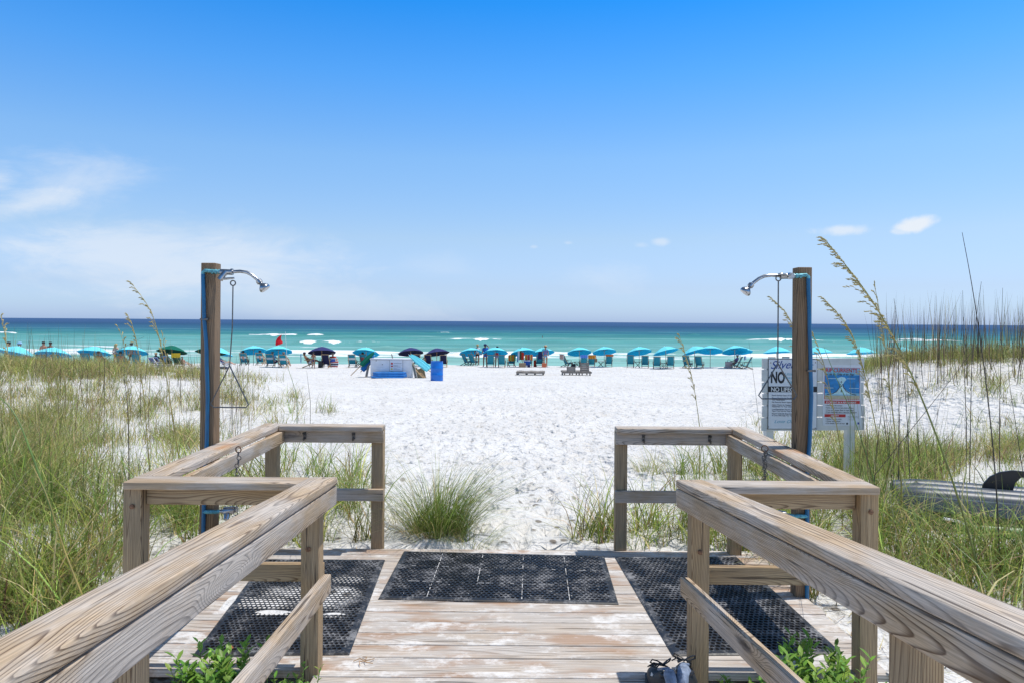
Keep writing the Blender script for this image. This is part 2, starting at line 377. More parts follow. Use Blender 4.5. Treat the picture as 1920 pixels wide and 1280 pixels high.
    def build(s, name, mats, parent=None, smooth=False, bevel=0.):
        return link(name, s.mesh(name, mats, smooth, bevel), parent)
def board(name, a, b, w_, h_, m, parent, bev=.005, up=(0, 0, 1), seg=0):
    """sawn board from a to b (world), grain along local X; placed under an unrotated parent"""
    a, b = Vector(a), Vector(b); x = b-a; ln = x.length; x.normalize(); y = Vector(up).cross(x)
    if y.length < 1e-4: y = Vector((0, 1, 0)).cross(x)
    y.normalize(); z = x.cross(y)
    bm = bmesh.new(); bmesh.ops.create_cube(bm, size=1.)
    for v in bm.verts: v.co = Vector((v.co.x*ln, v.co.y*w_, v.co.z*h_))
    bmesh.ops.bevel(bm, geom=bm.edges[:], offset=bev, segments=3, affect='EDGES', profile=.5)
    me = bpy.data.meshes.new(name); bm.to_mesh(me); bm.free(); me.materials.append(m)
    me.polygons.foreach_set('use_smooth', [True]*len(me.polygons))
    try: me.set_sharp_from_angle(angle=R(50))
    except Exception: pass
    o = bpy.data.objects.new(name, me); COL.objects.link(o); o.parent = parent
    mt = Matrix((x, y, z)).transposed().to_4x4(); mt.translation = (a+b)/2 - parent.location
    o.matrix_local = mt; return o

# ------------------------------------------------------------------ ground
def prof(y):
    return np.interp(y, [-40, 3, 5.5, 9, 20, 34, 58, 62.5, 66, 70, 78, 120, 400], [-.35, -.17, -.075, -.17, -.58, -1.12, -1.95, -2.11, -2.45, -2.95, -3.4, -4.5, -9])
def g2(x, y, cx, cy, sx, sy): return np.exp(-((x-cx)/sx)**2-((y-cy)/sy)**2)
def ground(x, y):
    x = np.asarray(x, float); y = np.asarray(y, float)
    z = prof(y)
    z = z + 1.05*g2(x, y, -14, 18, 6.5, 6.5) + .35*g2(x, y, -7.5, 19, 3.2, 4.5) + .25*g2(x, y, -5, 8, 2.5, 3)
    sx_ = np.clip((x-5.4)/3.8, 0, 1); sx_ = sx_*sx_*(3-2*sx_)
    z = z + 1.36*sx_*np.exp(-((y-16.2)/4.3)**2) + .12*g2(x, y, 13.5, 16, 2.5, 3) + .12*g2(x, y, 5, 8, 2, 2.5)
    z = z + .07*g2(x, y, -1.2, 7., 1.2, .9) + .16*g2(x, y, -2.6, 8.2, 1.4, 1.2) + .10*g2(x, y, 2.4, 7.6, 1.1, .8)
    # gentle lumps
    z = z + .05*np.sin(x*.9+1.3*np.sin(y*.5))*np.sin(y*.7+.6*x)*np.clip((np.abs(x)-1.)/6, 0.15, 1)
    return z
def gz(x, y): return float(ground(x, y))
def G(u, v, y0=3., y1=64.):
    """pixel ray to the ground"""
    for Y in np.arange(y0, y1, .05):
        p = P(u, v, Y)
        if p.z <= gz(p.x, p.y): return Vector((p.x, p.y, gz(p.x, p.y)))
    p = P(u, v, y1); return Vector((p.x, p.y, gz(p.x, p.y)))
def grid_mesh(name, xs, ys, zf, smooth=True):
    X, Yv = np.meshgrid(xs, ys); Z = zf(X, Yv); ny, nx = X.shape
    co = np.stack([X, Yv, Z], -1).reshape(-1, 3).astype(np.float32)
    i = (np.arange(ny-1)[:, None]*nx+np.arange(nx-1)[None]).ravel()
    q = np.stack([i, i+1, i+nx+1, i+nx], -1)
    return raw_mesh(name, co, q, smooth)
def raw_mesh(name, co, quads, smooth=False, col=None):
    me = bpy.data.meshes.new(name); n = len(co); k = len(quads); w_ = quads.shape[1]
    me.vertices.add(n); me.vertices.foreach_set('co', np.ascontiguousarray(co, np.float32).ravel())
    me.loops.add(k*w_); me.loops.foreach_set('vertex_index', np.ascontiguousarray(quads, np.int32).ravel())
    me.polygons.add(k); me.polygons.foreach_set('loop_start', np.arange(0, k*w_, w_, dtype=np.int32))
    if smooth: me.polygons.foreach_set('use_smooth', np.ones(k, bool))
    if col is not None:
        at = me.color_attributes.new('Col', 'FLOAT_COLOR', 'POINT')
        c4 = np.ones((n, 4), np.float32); c4[:, :3] = col; at.data.foreach_set('color', c4.ravel())
    me.update(calc_edges=True); me.validate(); return me
def axis(lo, hi, fine, c0, c1, grow):
    """fine steps between c0 and c1, growing outside"""
    a = list(np.arange(c0, c1, fine)); s = fine; p = c0; left = []
    while p > lo: s *= grow; p -= s; left.append(max(p, lo))
    s = fine; p = a[-1]; right = []
    while p < hi: s *= grow; p += s; right.append(min(p, hi))
    return np.unique(np.array(left[::-1]+a+right))
# footprints: shallow random dents along the trodden path and over the beach
nf = 3800
fy = 5.3+24.*rng.uniform(0, 1, nf)**1.35; fx = rng.normal(0, 1, nf)*(.55+.09*(fy-5)) + .10 + .02*(fy-5)
fa = rng.normal(0, .35, nf); fd = np.where(rng.uniform(0, 1, nf) < .14, rng.uniform(.04, .075, nf), rng.uniform(.015, .042, nf))
def sandz(X, Yv):
    Z = ground(X, Yv)
    Z = np.where((np.abs(X+.03) < 1.95) & (Yv < 5.36) & (Yv > 3.55), np.minimum(Z, -.12), Z)
    Fz = np.zeros_like(Z)
    for x, y, a, d in zip(fx, fy, fa, fd):
        ix = np.where(np.abs(X[0]-x) < .32)[0]; iy = np.where(np.abs(Yv[:, 0]-y) < .32)[0]
        if not len(ix) or not len(iy): continue
        s = np.s_[iy[0]:iy[-1]+1, ix[0]:ix[-1]+1]
        c, sn = math.cos(a), math.sin(a); dx = X[s]-x; dy = Yv[s]-y
        r2 = ((dx*c+dy*sn)/.075)**2+((dy*c-dx*sn)/.135)**2
        Fz[s] += d*(-np.exp(-r2)+.45*np.exp(-((np.sqrt(r2)-1.55)/.5)**2))
    return Z+np.tanh(Fz/.05)*.05*np.clip((Yv-5.42)/.25, 0, 1)
xs = axis(-160, 160, .06, -4.2, 5.2, 1.035); ys = axis(-30, 120, .05, 4.8, 11., 1.02)
sand = link('sand', grid_mesh('sand', xs, ys, sandz), None, [M['sand']]); tag(sand, kind='structure')

# ------------------------------------------------------------------ sea
WL = -2.9
def seamat():
    m, t, b = newmat('gulf_water')
    ge = N(t, "ShaderNodeNewGeometry"); s3 = N(t, "ShaderNodeSeparateXYZ"); L(t, ge.outputs['Position'], s3.inputs[0])
    def nz(sx, sy, sc, det=4, ro=.55):
        q = N(t, "ShaderNodeMapping"); q.inputs['Scale'].default_value = (sx, sy, 1); L(t, ge.outputs['Position'], q.inputs[0])
        n = N(t, "ShaderNodeTexNoise"); n.inputs['Scale'].default_value = sc; n.inputs['Detail'].default_value = det; n.inputs['Roughness'].default_value = ro
        L(t, q.outputs[0], n.inputs['Vector']); return n.outputs[0]
    yy = M_(t, 'ADD', s3.outputs[1], M_(t, 'MULTIPLY', M_(t, 'SUBTRACT', nz(.012, .05, 1., 4), .5), M_(t, 'MULTIPLY', s3.outputs[1], .55)))
    lg = M_(t, 'LOGARITHM', M_(t, 'MAXIMUM', yy, 10.), 10.)          # water gets deeper with distance from shore
    r = N(t, "ShaderNodeValToRGB"); L(t, mapr(t, lg, 1.85, 3.6, 0, 1, False), r.inputs[0])
    stops = [(0.0, (0.259, 0.488, 0.447)), (0.06, (0.211, 0.44, 0.395)), (0.109, (0.185, 0.406, 0.376)), (0.157, (0.142, 0.368, 0.357)), (0.217, (0.1, 0.323, 0.313)), (0.28, (0.051, 0.233, 0.233)), (0.34, (0.033, 0.17, 0.219)), (0.417, (0.035, 0.13, 0.212)), (0.56, (0.024, 0.08, 0.167)), (0.663, (0.035, 0.09, 0.199)), (0.937, (0.041, 0.098, 0.219)), (1.0, (0.041, 0.098, 0.219))]
    e = r.color_ramp.elements; e[0].position, e[0].color = stops[0][0], (*stops[0][1], 1); e[1].position, e[1].color = stops[-1][0], (*stops[-1][1], 1)
    for p, c in stops[1:-1]:
        q = e.new(p); q.color = (*c, 1)
    c = r.outputs[0]
    c = mixc(t, 1., c, mapr(t, nz(.06, .25, 1., 5, .6), .3, .7, .82, 1.18), 'MULTIPLY')
    a = N(t, "ShaderNodeAttribute", attribute_name='Col'); sc = N(t, "ShaderNodeSeparateColor"); L(t, a.outputs['Color'], sc.inputs[0])
    # thin wave faces look greener and lighter (attribute G), foam (attribute R) broken up by noise
    c = mixc(t, M_(t, 'MULTIPLY', sc.outputs[1], .8), c, (.035, .25, .205))
    c = mixc(t, M_(t, 'MULTIPLY', sc.outputs[2], mapr(t, nz(.10, .5, 1., 6, .7), .35, .62)), c, (.52, .70, .72))
    fo = M_(t, 'ADD', sc.outputs[0], M_(t, 'MULTIPLY', M_(t, 'SUBTRACT', nz(.16, .7, 1., 8, .72), .5), 1.7))
    fm = M_(t, 'MULTIPLY', mapr(t, fo, .42, .62), mapr(t, sc.outputs[0], .03, .12))
    c = mixc(t, fm, c, (.86, .88, .88))
    t.nodes.remove(b); df = N(t, 'ShaderNodeBsdfDiffuse'); L(t, c, df.inputs[0]); gl = N(t, 'ShaderNodeBsdfGlossy'); gl.inputs['Roughness'].default_value = .22
    mx = N(t, 'ShaderNodeMixShader'); L(t, mapr(t, fm, 0, 1, .07, .0), mx.inputs[0]); L(t, df.outputs[0], mx.inputs[1]); L(t, gl.outputs[0], mx.inputs[2]); L(t, mx.outputs[0], t.nodes['Material Output'].inputs[0])
    bp = N(t, "ShaderNodeBump"); bp.inputs['Strength'].default_value = .8; bp.inputs['Distance'].default_value = .35
    L(t, M_(t, 'ADD', nz(.25, .8, 1., 6, .62), M_(t, 'MULTIPLY', nz(1., 2.4, 1., 4, .6), .4)), bp.inputs['Height']); L(t, bp.outputs[0], df.inputs['Normal']); L(t, bp.outputs[0], gl.inputs['Normal']); return m
M['sea'] = seamat()
yr = [66.]
while yr[-1] < 900: yr.append(yr[-1]+.32*(yr[-1]/66)**1.35)
yr += [1100, 1400, 1900, 2800, 4500, 8000, 15000, 30000, 60000]
yr = np.array(yr); th = np.tan(np.linspace(-R(52), R(52), 760))
TH, YR = np.meshgrid(th, yr); XS = TH*YR
def fbm(x, seed):
    r_ = np.random.default_rng(seed); o = np.zeros_like(x)
    for k in range(9):
        o += np.sin(x*r_.uniform(.4, 2.2)+r_.uniform(0, 6.28))*r_.uniform(.3, 1)
    return o/4
def sea_arrays():
    Z = np.full_like(XS, WL); foam = np.zeros_like(XS); green = np.zeros_like(XS); film = np.zeros_like(XS)
    # long swells rolling in (crest line, height, width, foam stretches in photo pixels)
    def yv(v): return 4.64*F/(v-604.)
    # (pixel row, amplitude, half width factor, greenness, [(u0,u1,strength)])
    rows = [(636, .75, 2.2, .8, [(488, 562, 1.), (578, 608, .95), (-30, 24, 1.), (1690, 1760, .7)]),
            (641.5, .55, 1.9, .45, [(848, 884, .95), (892, 932, 1.)]),
            (638.5, .70, 2.1, .65, [(1414, 1530, 1.1), (1700, 1790, .8)]),
            (650, .55, 1.6, .75, [(556, 604, 1.), (604, 642, .75), (668, 705, .45)]),
            (628, .45, 2.6, .35, [(806, 842, .4), (1290, 1310, .3)]), (623, .35, 3., .2, []), (657, .35, 1.3, .4, [(1000, 1180, .25), (700, 760, .3), (1330, 1380, .4)])]
    for i, (v, A, wf, gr, brk) in enumerate(rows):
        y0 = yv(v)*(1+.012*fbm(TH*6., 50+i)); env = np.clip(.55+.45*fbm(TH*5., 80+i), .12, 1.)
        U = 960+F*TH
        for (u0, u1, s_) in brk: env = np.maximum(env, np.exp(-((U-(u0+u1)/2)/((u1-u0)*.8))**4))
        wd = wf*(1+.25*fbm(TH*9., 20+i)); d = (YR-y0)
        prof_ = np.where(d < 0, np.exp(-(d/wd)**2), np.exp(-(d/(wd*3.2))**2))
        Z += A*env*prof_
        green = np.maximum(green, gr*env*np.where(d < 0, np.exp(-(d/(wd*1.3))**2), np.exp(-(d/wd/1.6)**2)))
        for (u0, u1, s_) in brk:
            um = (u0+u1)/2; hw = (u1-u0)/2*1.9
            sp = (U-um-hw*.25*math.sin(u0))/hw
            e_ = np.clip(1-np.abs(sp)**1.3, 0, 1.0)*(1+.55*fbm(TH*150, 30+i)+.35*fbm(TH*420, 40+i))
            e_ = np.clip(e_, 0, 1.15)
            e_ = e_*np.clip(.75+.6*fbm(TH*90, 70+i), .1, 1.2)
            Z += .28*e_*np.exp(-(d/(wd*.7))**2)
            lo = -wd*(.12+1.0*e_); hi = wd*.55*(e_+.25)
            foam = np.maximum(foam, 1.3*s_*np.where(e_ > .02, np.clip((d-lo)/(.5*wd), 0, 1)*np.clip((hi-d)/(.35*wd), 0, 1)*np.clip(.55+e_, 0, 1), 0))
        film = np.maximum(film, .55*env*np.exp(-((d-wd*4)/(wd*3.))**2))
    # the last breaker and the swash, pixel rows 655..668 as a broken white band
    Uc = 960+F*TH
    yb0 = yv(672.0+1.6*fbm(TH*8, 7)); yb1 = yv(661.0+2.2*fbm(TH*7, 9)-np.clip((-TH-.2)*3, -1.5, 3))
    k_ = np.clip((YR-yb0)/1.6, 0, 1)*np.clip((yb1-YR)/4., 0, 1)
    foam = np.maximum(foam, k_*(.52+.22*fbm(TH*14, 3)+.16*fbm(YR*.55+TH*20, 4)))
    yb = yv(664.5+1.6*fbm(TH*7, 19)); d = YR-yb
    Z += .42*np.where(d < 0, np.exp(-(d/1.1)**2), np.exp(-(d/4.)**2))*np.clip(.7+.5*fbm(TH*9, 31), .15, 1)
    foam = np.maximum(foam, .85*np.exp(-((d+.3)/1.8)**2)*np.clip(.75+.55*fbm(TH*9, 31), 0, 1.1))
    for (v, s_, ph) in ((646, .50, 1), (652.5, .55, 2), (657, .75, 3), (660, .6, 4), (640, .42, 5), (633, .40, 6), (627, .36, 7), (675, .42, 8)):
        y0 = yv(v+.9*fbm(TH*11, 200+ph)); k_ = np.clip(fbm(TH*10, 210+ph)*.9+fbm(TH*33, 220+ph)*.7, 0, 1)
        foam = np.maximum(foam, s_*k_*np.exp(-((YR-y0)/(.9+.006*YR))**2))
    # swash edge on the sand
    Z += .10*fbm(XS*.23+YR*.2, 61)*np.exp(-YR/500)+.09*fbm(YR*.6+XS*.07, 62)*np.clip((YR-75)/20, 0, 1)*np.exp(-YR/350)
    film = np.maximum(film, .5*np.clip(fbm(XS*.05+YR*.16, 63)*fbm(YR*.3+XS*.02, 64)*1.6, 0, 1)*(YR < 260))
    return Z, foam, green, film
Zs, fo_, gr_, fi_ = sea_arrays()
ny, nx = XS.shape
ii = (np.arange(ny-1)[:, None]*nx+np.arange(nx-1)[None]).ravel()
sea = link('sea', raw_mesh('sea', np.stack([XS, YR, Zs], -1).reshape(-1, 3), np.stack([ii, ii+1, ii+nx+1, ii+nx], -1), True,
           np.stack([fo_, np.clip(gr_, 0, 1)*.8, fi_], -1).reshape(-1, 3)), None, [M['sea']])
tag(sea, kind='structure')

# ------------------------------------------------------------------ deck
deck = thing('wooden_deck', 'low weathered plank deck dusted with white sand at the end of the boardwalk', 'deck', (0, 4.4, 0))
y = 5.40; i = 0
while y > 3.60:
    wd_ = .139; x0, x1 = -1.99+random.uniform(-.012, .012), 1.90+random.uniform(-.012, .012)
    board('plank', (x0, y-wd_/2, -.019), (x1, y-wd_/2, -.019+random.uniform(-.0015, .0015)), wd_, .038, M['deck'], deck, .004)
    y -= wd_+random.uniform(.005, .010)
for (x, s) in ((-1.965, 1), (1.875, 1)):
    board('rim_joist', (x, 3.62, -.135), (x, 5.34, -.135), .038, .185, M['post'], deck)
board('rim_joist', (-1.985, 5.36, -.135), (1.895, 5.36, -.135), .038, .185, M['post'], deck)
walk = thing('boardwalk', 'narrow plank boardwalk ramp leading down to the sandy deck', 'boardwalk', (0, 2, 0))
y = 3.595
SL = .096
def wz(y): return max(0, (3.25-y))*SL*.9
while y > -2.2:
    ym = y-.0695; z = wz(ym)-.019; cx = -.03-(ym-3.4)*-.045*-1
    board('plank', (cx-.93, ym, z), (cx+.93, ym, z), .139, .038, M['deck'], walk, .004)
    y -= .146
for x in (-.86, .80): board('rim_joist', (x, 3.5, -.14), (x-.2, -2.2, .32), .038, .18, M['post'], walk)

# ------------------------------------------------------------------ railings
DX, DZ = -.045, -.096              # boardwalk rail direction per metre away from the camera
def railing(side):
    s = -1 if side == 'left' else 1
    word = side
    t = thing('wooden_railing', 'weathered wooden railing with mitred caps on the %s side of the deck and boardwalk' % word, 'railing', (s*1.4, 3.5, 0), group='railings either side of the walk')
    rail, post = M['rail'], M['post']
    inx = -.876 if s < 0 else .832      # inner edge of the boardwalk cap at its far end
    outx = -1.885 if s < 0 else 1.795   # outer edge of the deck's side cap
    W = .14
    # boardwalk cap: runs back past the camera, climbing
    a = Vector((inx+s*W/2, 3.565, .931)); back = 5.2
    b = a+Vector((-DX*back, -back, -DZ*back))
    board('rail_cap', a, b, W, .040, rail, t, .008)
    board('rail_beam', a+Vector((-s*.047, -.004, -.0705)), b+Vector((-s*.047, 0, -.0705)), .042, .092, rail, t, .005)
    la = Vector((inx+s*.012, 3.42, .468)); lb = la+Vector((-DX*4, -4, -DZ*4))
    board('lower_rail', la, lb, .040, .089, rail, t, .005)
    # front cross piece from the boardwalk rail out to the deck corner
    xa = inx+s*(W+.002); xb = outx
    board('rail_cap', (xa, 3.495, .931), (xb, 3.495, .931), W-.002, .038, rail, t, .006)
    xo = -1.907 if s < 0 else 1.722
    px = xo if s < 0 else xo
    board('cross_beam', (-.99 if s < 0 else .985, 3.535, .862), (px+.092 if s < 0 else px-.003, 3.535, .862), .038, .089, post, t, .004)
    board('lower_rail', (-.945 if s < 0 else .98, 3.575, .468), (px+.09 if s < 0 else px, 3.575, .468), .038, .089, post, t, .004)
    # posts
    def pst(x0, y0, top, bot=-.35, m=post):
        o = board('post', (x0+.0445, y0+.0445, bot), (x0+.0445, y0+.0445, top), .089, .089, m, t, .005, up=(0, 1, 0)); return o
    pst(-1.04+.012 if s < 0 else .889, 3.46, .911)
    pst(xo, 3.47, .911)
    # intermediate boardwalk post nearer the camera
    xq = inx+s*.04 if s > 0 else inx-.129
    yq = 2.28
    pst(-.949 if s < 0 else .960, 1.60 if s < 0 else 1.70, 1.07)
    # far posts and their rail
    xf = -1.066 if s < 0 else .800
    xc = -1.850 if s < 0 else 1.650
    pst(xf, 5.385, .911); pst(xc, 5.30, .911)
    xe = -.966 if s < 0 else .792
    # side cap (platform side) and far cap
    oy0, oy1 = 3.5675, 5.265
    board('rail_cap', (outx-s*W/2, 3.568, .931), (outx-s*W/2-s*(.0), 5.415, .931), W, .040, M['rail_stained'], t, .006)
    board('rail_cap', (outx-s*(W+.003), 5.345, .931), (xe, 5.345, .931), W-.003, .038, rail, t, .006)
    fb = board('hook_rail', (outx-s*.16, 5.355, .862), (xe, 5.355, .862), .038, .089, rail, t, .004)
    board('lower_rail', (xc+.045, 5.362, .420), (xe, 5.362, .420), .038, .089, rail, t, .004)
    sx = outx-s*.155
    board('side_beam', (sx, 3.60, .862), (sx, 5.33, .862), .038, .089, rail, t, .004)
    board('lower_rail', (sx, 3.60, .468), (sx, 5.33, .43), .038, .089, rail, t, .004)
    # coat hooks on the far rail, modelled under it
    for hx in ((-1.56, -1.19) if s < 0 else (1.0, 1.50)):
        mb = MB(); y0 = 5.334
        mb.box((hx, y0, .872), (.022, .008, .05)); mb.tube([(hx, y0, .885), (hx, y0-.03, .882), (hx, y0-.045, .897)], .006, 8)
        mb.tube([(hx, y0, .862), (hx, y0-.018, .842), (hx, y0-.032, .842), (hx, y0-.036, .856)], .006, 8)
        h = mb.build('coat_hook', M['steel'], t, True); h.location = -t.location
    # bolts on the posts
    for (bx, by, bz) in (((-1.86 if s < 0 else 1.77), 3.468, .82), ((-.99 if s < 0 else .93), 3.458, .62)):
        mb = MB(); mb.lathe([(.001, 0), (.012, .0), (.012, .006), (.004, .009)], 10, Matrix.Translation((bx, by, bz)) @ Matrix.Rotation(R(90), 4, 'X'))
        q = mb.build('bolt', M['rust'], t, True); q.location = -t.location
    return t
railing('left'); railing('right')

# ------------------------------------------------------------------ rubber mats
def mat_mesh(c, nu, nv, th=.013, border=.035):
    """c: four corners (far-left, far-right, near-right, near-left); slab with rows of round holes"""
    fl, fr_, nr, nl = [Vector((p.x, p.y, 0)) for p in c]
    Lu = ((fr_-fl).length+(nr-nl).length)/2; Lv = ((fl-nl).length+(fr_-nr).length)/2
    def pt(u, v, z): 
        q = fl*(1-u)*(1-v)+fr_*u*(1-v)+nr*u*v+nl*(1-u)*v; return (q.x, q.y, z)
    bu, bv = border/Lu, border/Lv
    mb = MB(); V = mb.v; Fc = mb.f
    us, vs_ = (1-2*bu)/nu, (1-2*bv)/nv
    off8 = [(-1,-1),(0,-1),(1,-1),(1,0),(1,1),(0,1),(-1,1),(-1,0)]
    for j in range(nv):
        sh = .5 if j % 2 else 0.
        v0 = bv+(j+.5)*vs_
        for i in range(nu-(1 if j % 2 else 0)):
            u0 = bu+(i+.5+sh)*us; n = len(V)
            for (a, b_) in off8: V.append(pt(u0+a*us/2, v0+b_*vs_/2, th))
            for k, (a, b_) in enumerate(off8):
                an = math.atan2(b_, a); V.append(pt(u0+math.cos(an)*us*.43, v0+math.sin(an)*vs_*.43, th))
            for k, (a, b_) in enumerate(off8):
                an = math.atan2(b_, a); V.append(pt(u0+math.cos(an)*us*.40, v0+math.sin(an)*vs_*.40, .001))
            for k in range(8):
                k2 = (k+1) % 8
                Fc.append((n+k2, n+k, n+8+k, n+8+k2)); Fc.append((n+8+k2, n+8+k, n+16+k, n+16+k2))
        if j % 2:
            for u0, u1 in ((bu, bu+us/2), (1-bu-us/2, 1-bu)):
                n = len(V); V.extend([pt(u0, v0-vs_/2, th), pt(u1, v0-vs_/2, th), pt(u1, v0+vs_/2, th), pt(u0, v0+vs_/2, th)]); Fc.append((n+3, n+2, n+1, n))
    # bevelled border
    n = len(V); inn = [(bu, bv), (1-bu, bv), (1-bu, 1-bv), (bu, 1-bv)]; o2 = [(0, 0), (1, 0), (1, 1), (0, 1)]
    mid = [(bu*.25, bv*.25), (1-bu*.25, bv*.25), (1-bu*.25, 1-bv*.25), (bu*.25, 1-bv*.25)]
    for q in inn: V.append(pt(*q, th))
    for q in mid: V.append(pt(*q, th*.8))
    for q in o2: V.append(pt(*q, .004))
    for q in o2: V.append(pt(*q, .0008))
    for k in range(4):
        k2 = (k+1) % 4
        for r_ in range(3): Fc.append((n+r_*4+k2, n+r_*4+k, n+(r_+1)*4+k, n+(r_+1)*4+k2))
    mb.mi = [0]*len(Fc); return mb
def D(u, v, z=.008):
    Y = (CAMZ-z)*F/(v-603-ROLL*(u-960)); p = P(u, v, Y); return p
mats = [(((757, 1032), (1133, 1041), (1160, 1131), (709, 1121)), 46, 28, 'black rubber drainage mat lying across the middle of the deck opening'),
        (((497, 1047), (722, 1048), (655, 1225), (361, 1227)), 27, 44, 'black rubber drainage mat with white sand drifted over it, on the left of the deck'),
        (((1153, 1043), (1381, 1042), (1580, 1223), (1261, 1227)), 27, 44, 'black rubber drainage mat with clean open holes under the right railing')]
for cs, nu, nv, lab in mats:
    pts = [D(*p) for p in cs]; ctr = sum(pts, Vector())/4; ctr.z = 0
    mb = mat_mesh([p-ctr for p in pts], nu, nv)
    o = mb.build('rubber_mat', M['rubber']); o.location = ctr; tag(o, lab, 'mat', 'rubber mats on the deck')
# sand settled along the moulded seams of the middle mat
pts = [D(*p, .0137) for p in mats[0][0]]; mb = MB()
def mq(u, v): 
    q = pts[0].lerp(pts[1], u).lerp(pts[3].lerp(pts[2], u), v); q.z = .0137; return q
for (a, b, n) in [((k/5, .04), (k/5, .95), 26) for k in (1, 2, 3, 4)]+[((.03, .34), (.97, .36), 60), ((.03, .66), (.97, .68), 60)]:
    for i in range(n):
        if random.random() < (.35 if a[1] < .1 else .62): continue
        f0, f1 = i/n, (i+1.1)/n; p, q = mq(a[0]+(b[0]-a[0])*f0, a[1]+(b[1]-a[1])*f0), mq(a[0]+(b[0]-a[0])*f1, a[1]+(b[1]-a[1])*f1)
        mb.bar(p, q, random.uniform(.0015, .005), .0012)
for i in range(200):
    u, v = random.uniform(.02, .98), random.uniform(.02, .98)
    if random.random() > .25+.75*math.exp(-((u-.68)/.25)**2-((v-.1)/.3)**2)+.4*math.exp(-((u-.9)/.1)**2): continue
    p = mq(u, v); mb.bar(p, p+Vector((random.uniform(.004, .011), random.uniform(-.004, .004), 0)), random.uniform(.002, .005), .0012)
o = mb.build('sand_dusting', M['sand']); tag(o, 'white sand settled in the seams of the middle rubber mat', 'sand', kind='stuff')
# sand drifted into the left mat
def drift(X, Yv):
    z = np.full_like(X, -.004)
    for u, v, sx, sy, h in ((512, 1148, .13, .045, .0185), (600, 1125, .25, .20, .0105), (560, 1110, .34, .16, .0098), (640, 1110, .16, .15, .0112), (655, 1085, .18, .12, .009), (450, 1125, .22, .10, .0098), (625, 1151, .10, .03, .0145), (500, 1130, .28, .12, .0112)):
        p = D(u, v); z = np.maximum(z, -.004+(h+.004)*np.exp(-(((X-p.x)/sx)**2+((Yv-p.y)/sy)**2)**1.6))
    for i in range(40): pass
    return z+.0012*np.sin(X*41+3*np.sin(Yv*23))*np.sin(Yv*37)
p0 = D(540, 1125)
dr = link('sand_drift', grid_mesh('sand_drift', np.linspace(-1.75, -.55, 120), np.linspace(3.65, 5.0, 130), drift), None, [M['sand']]); tag(dr, kind='structure')

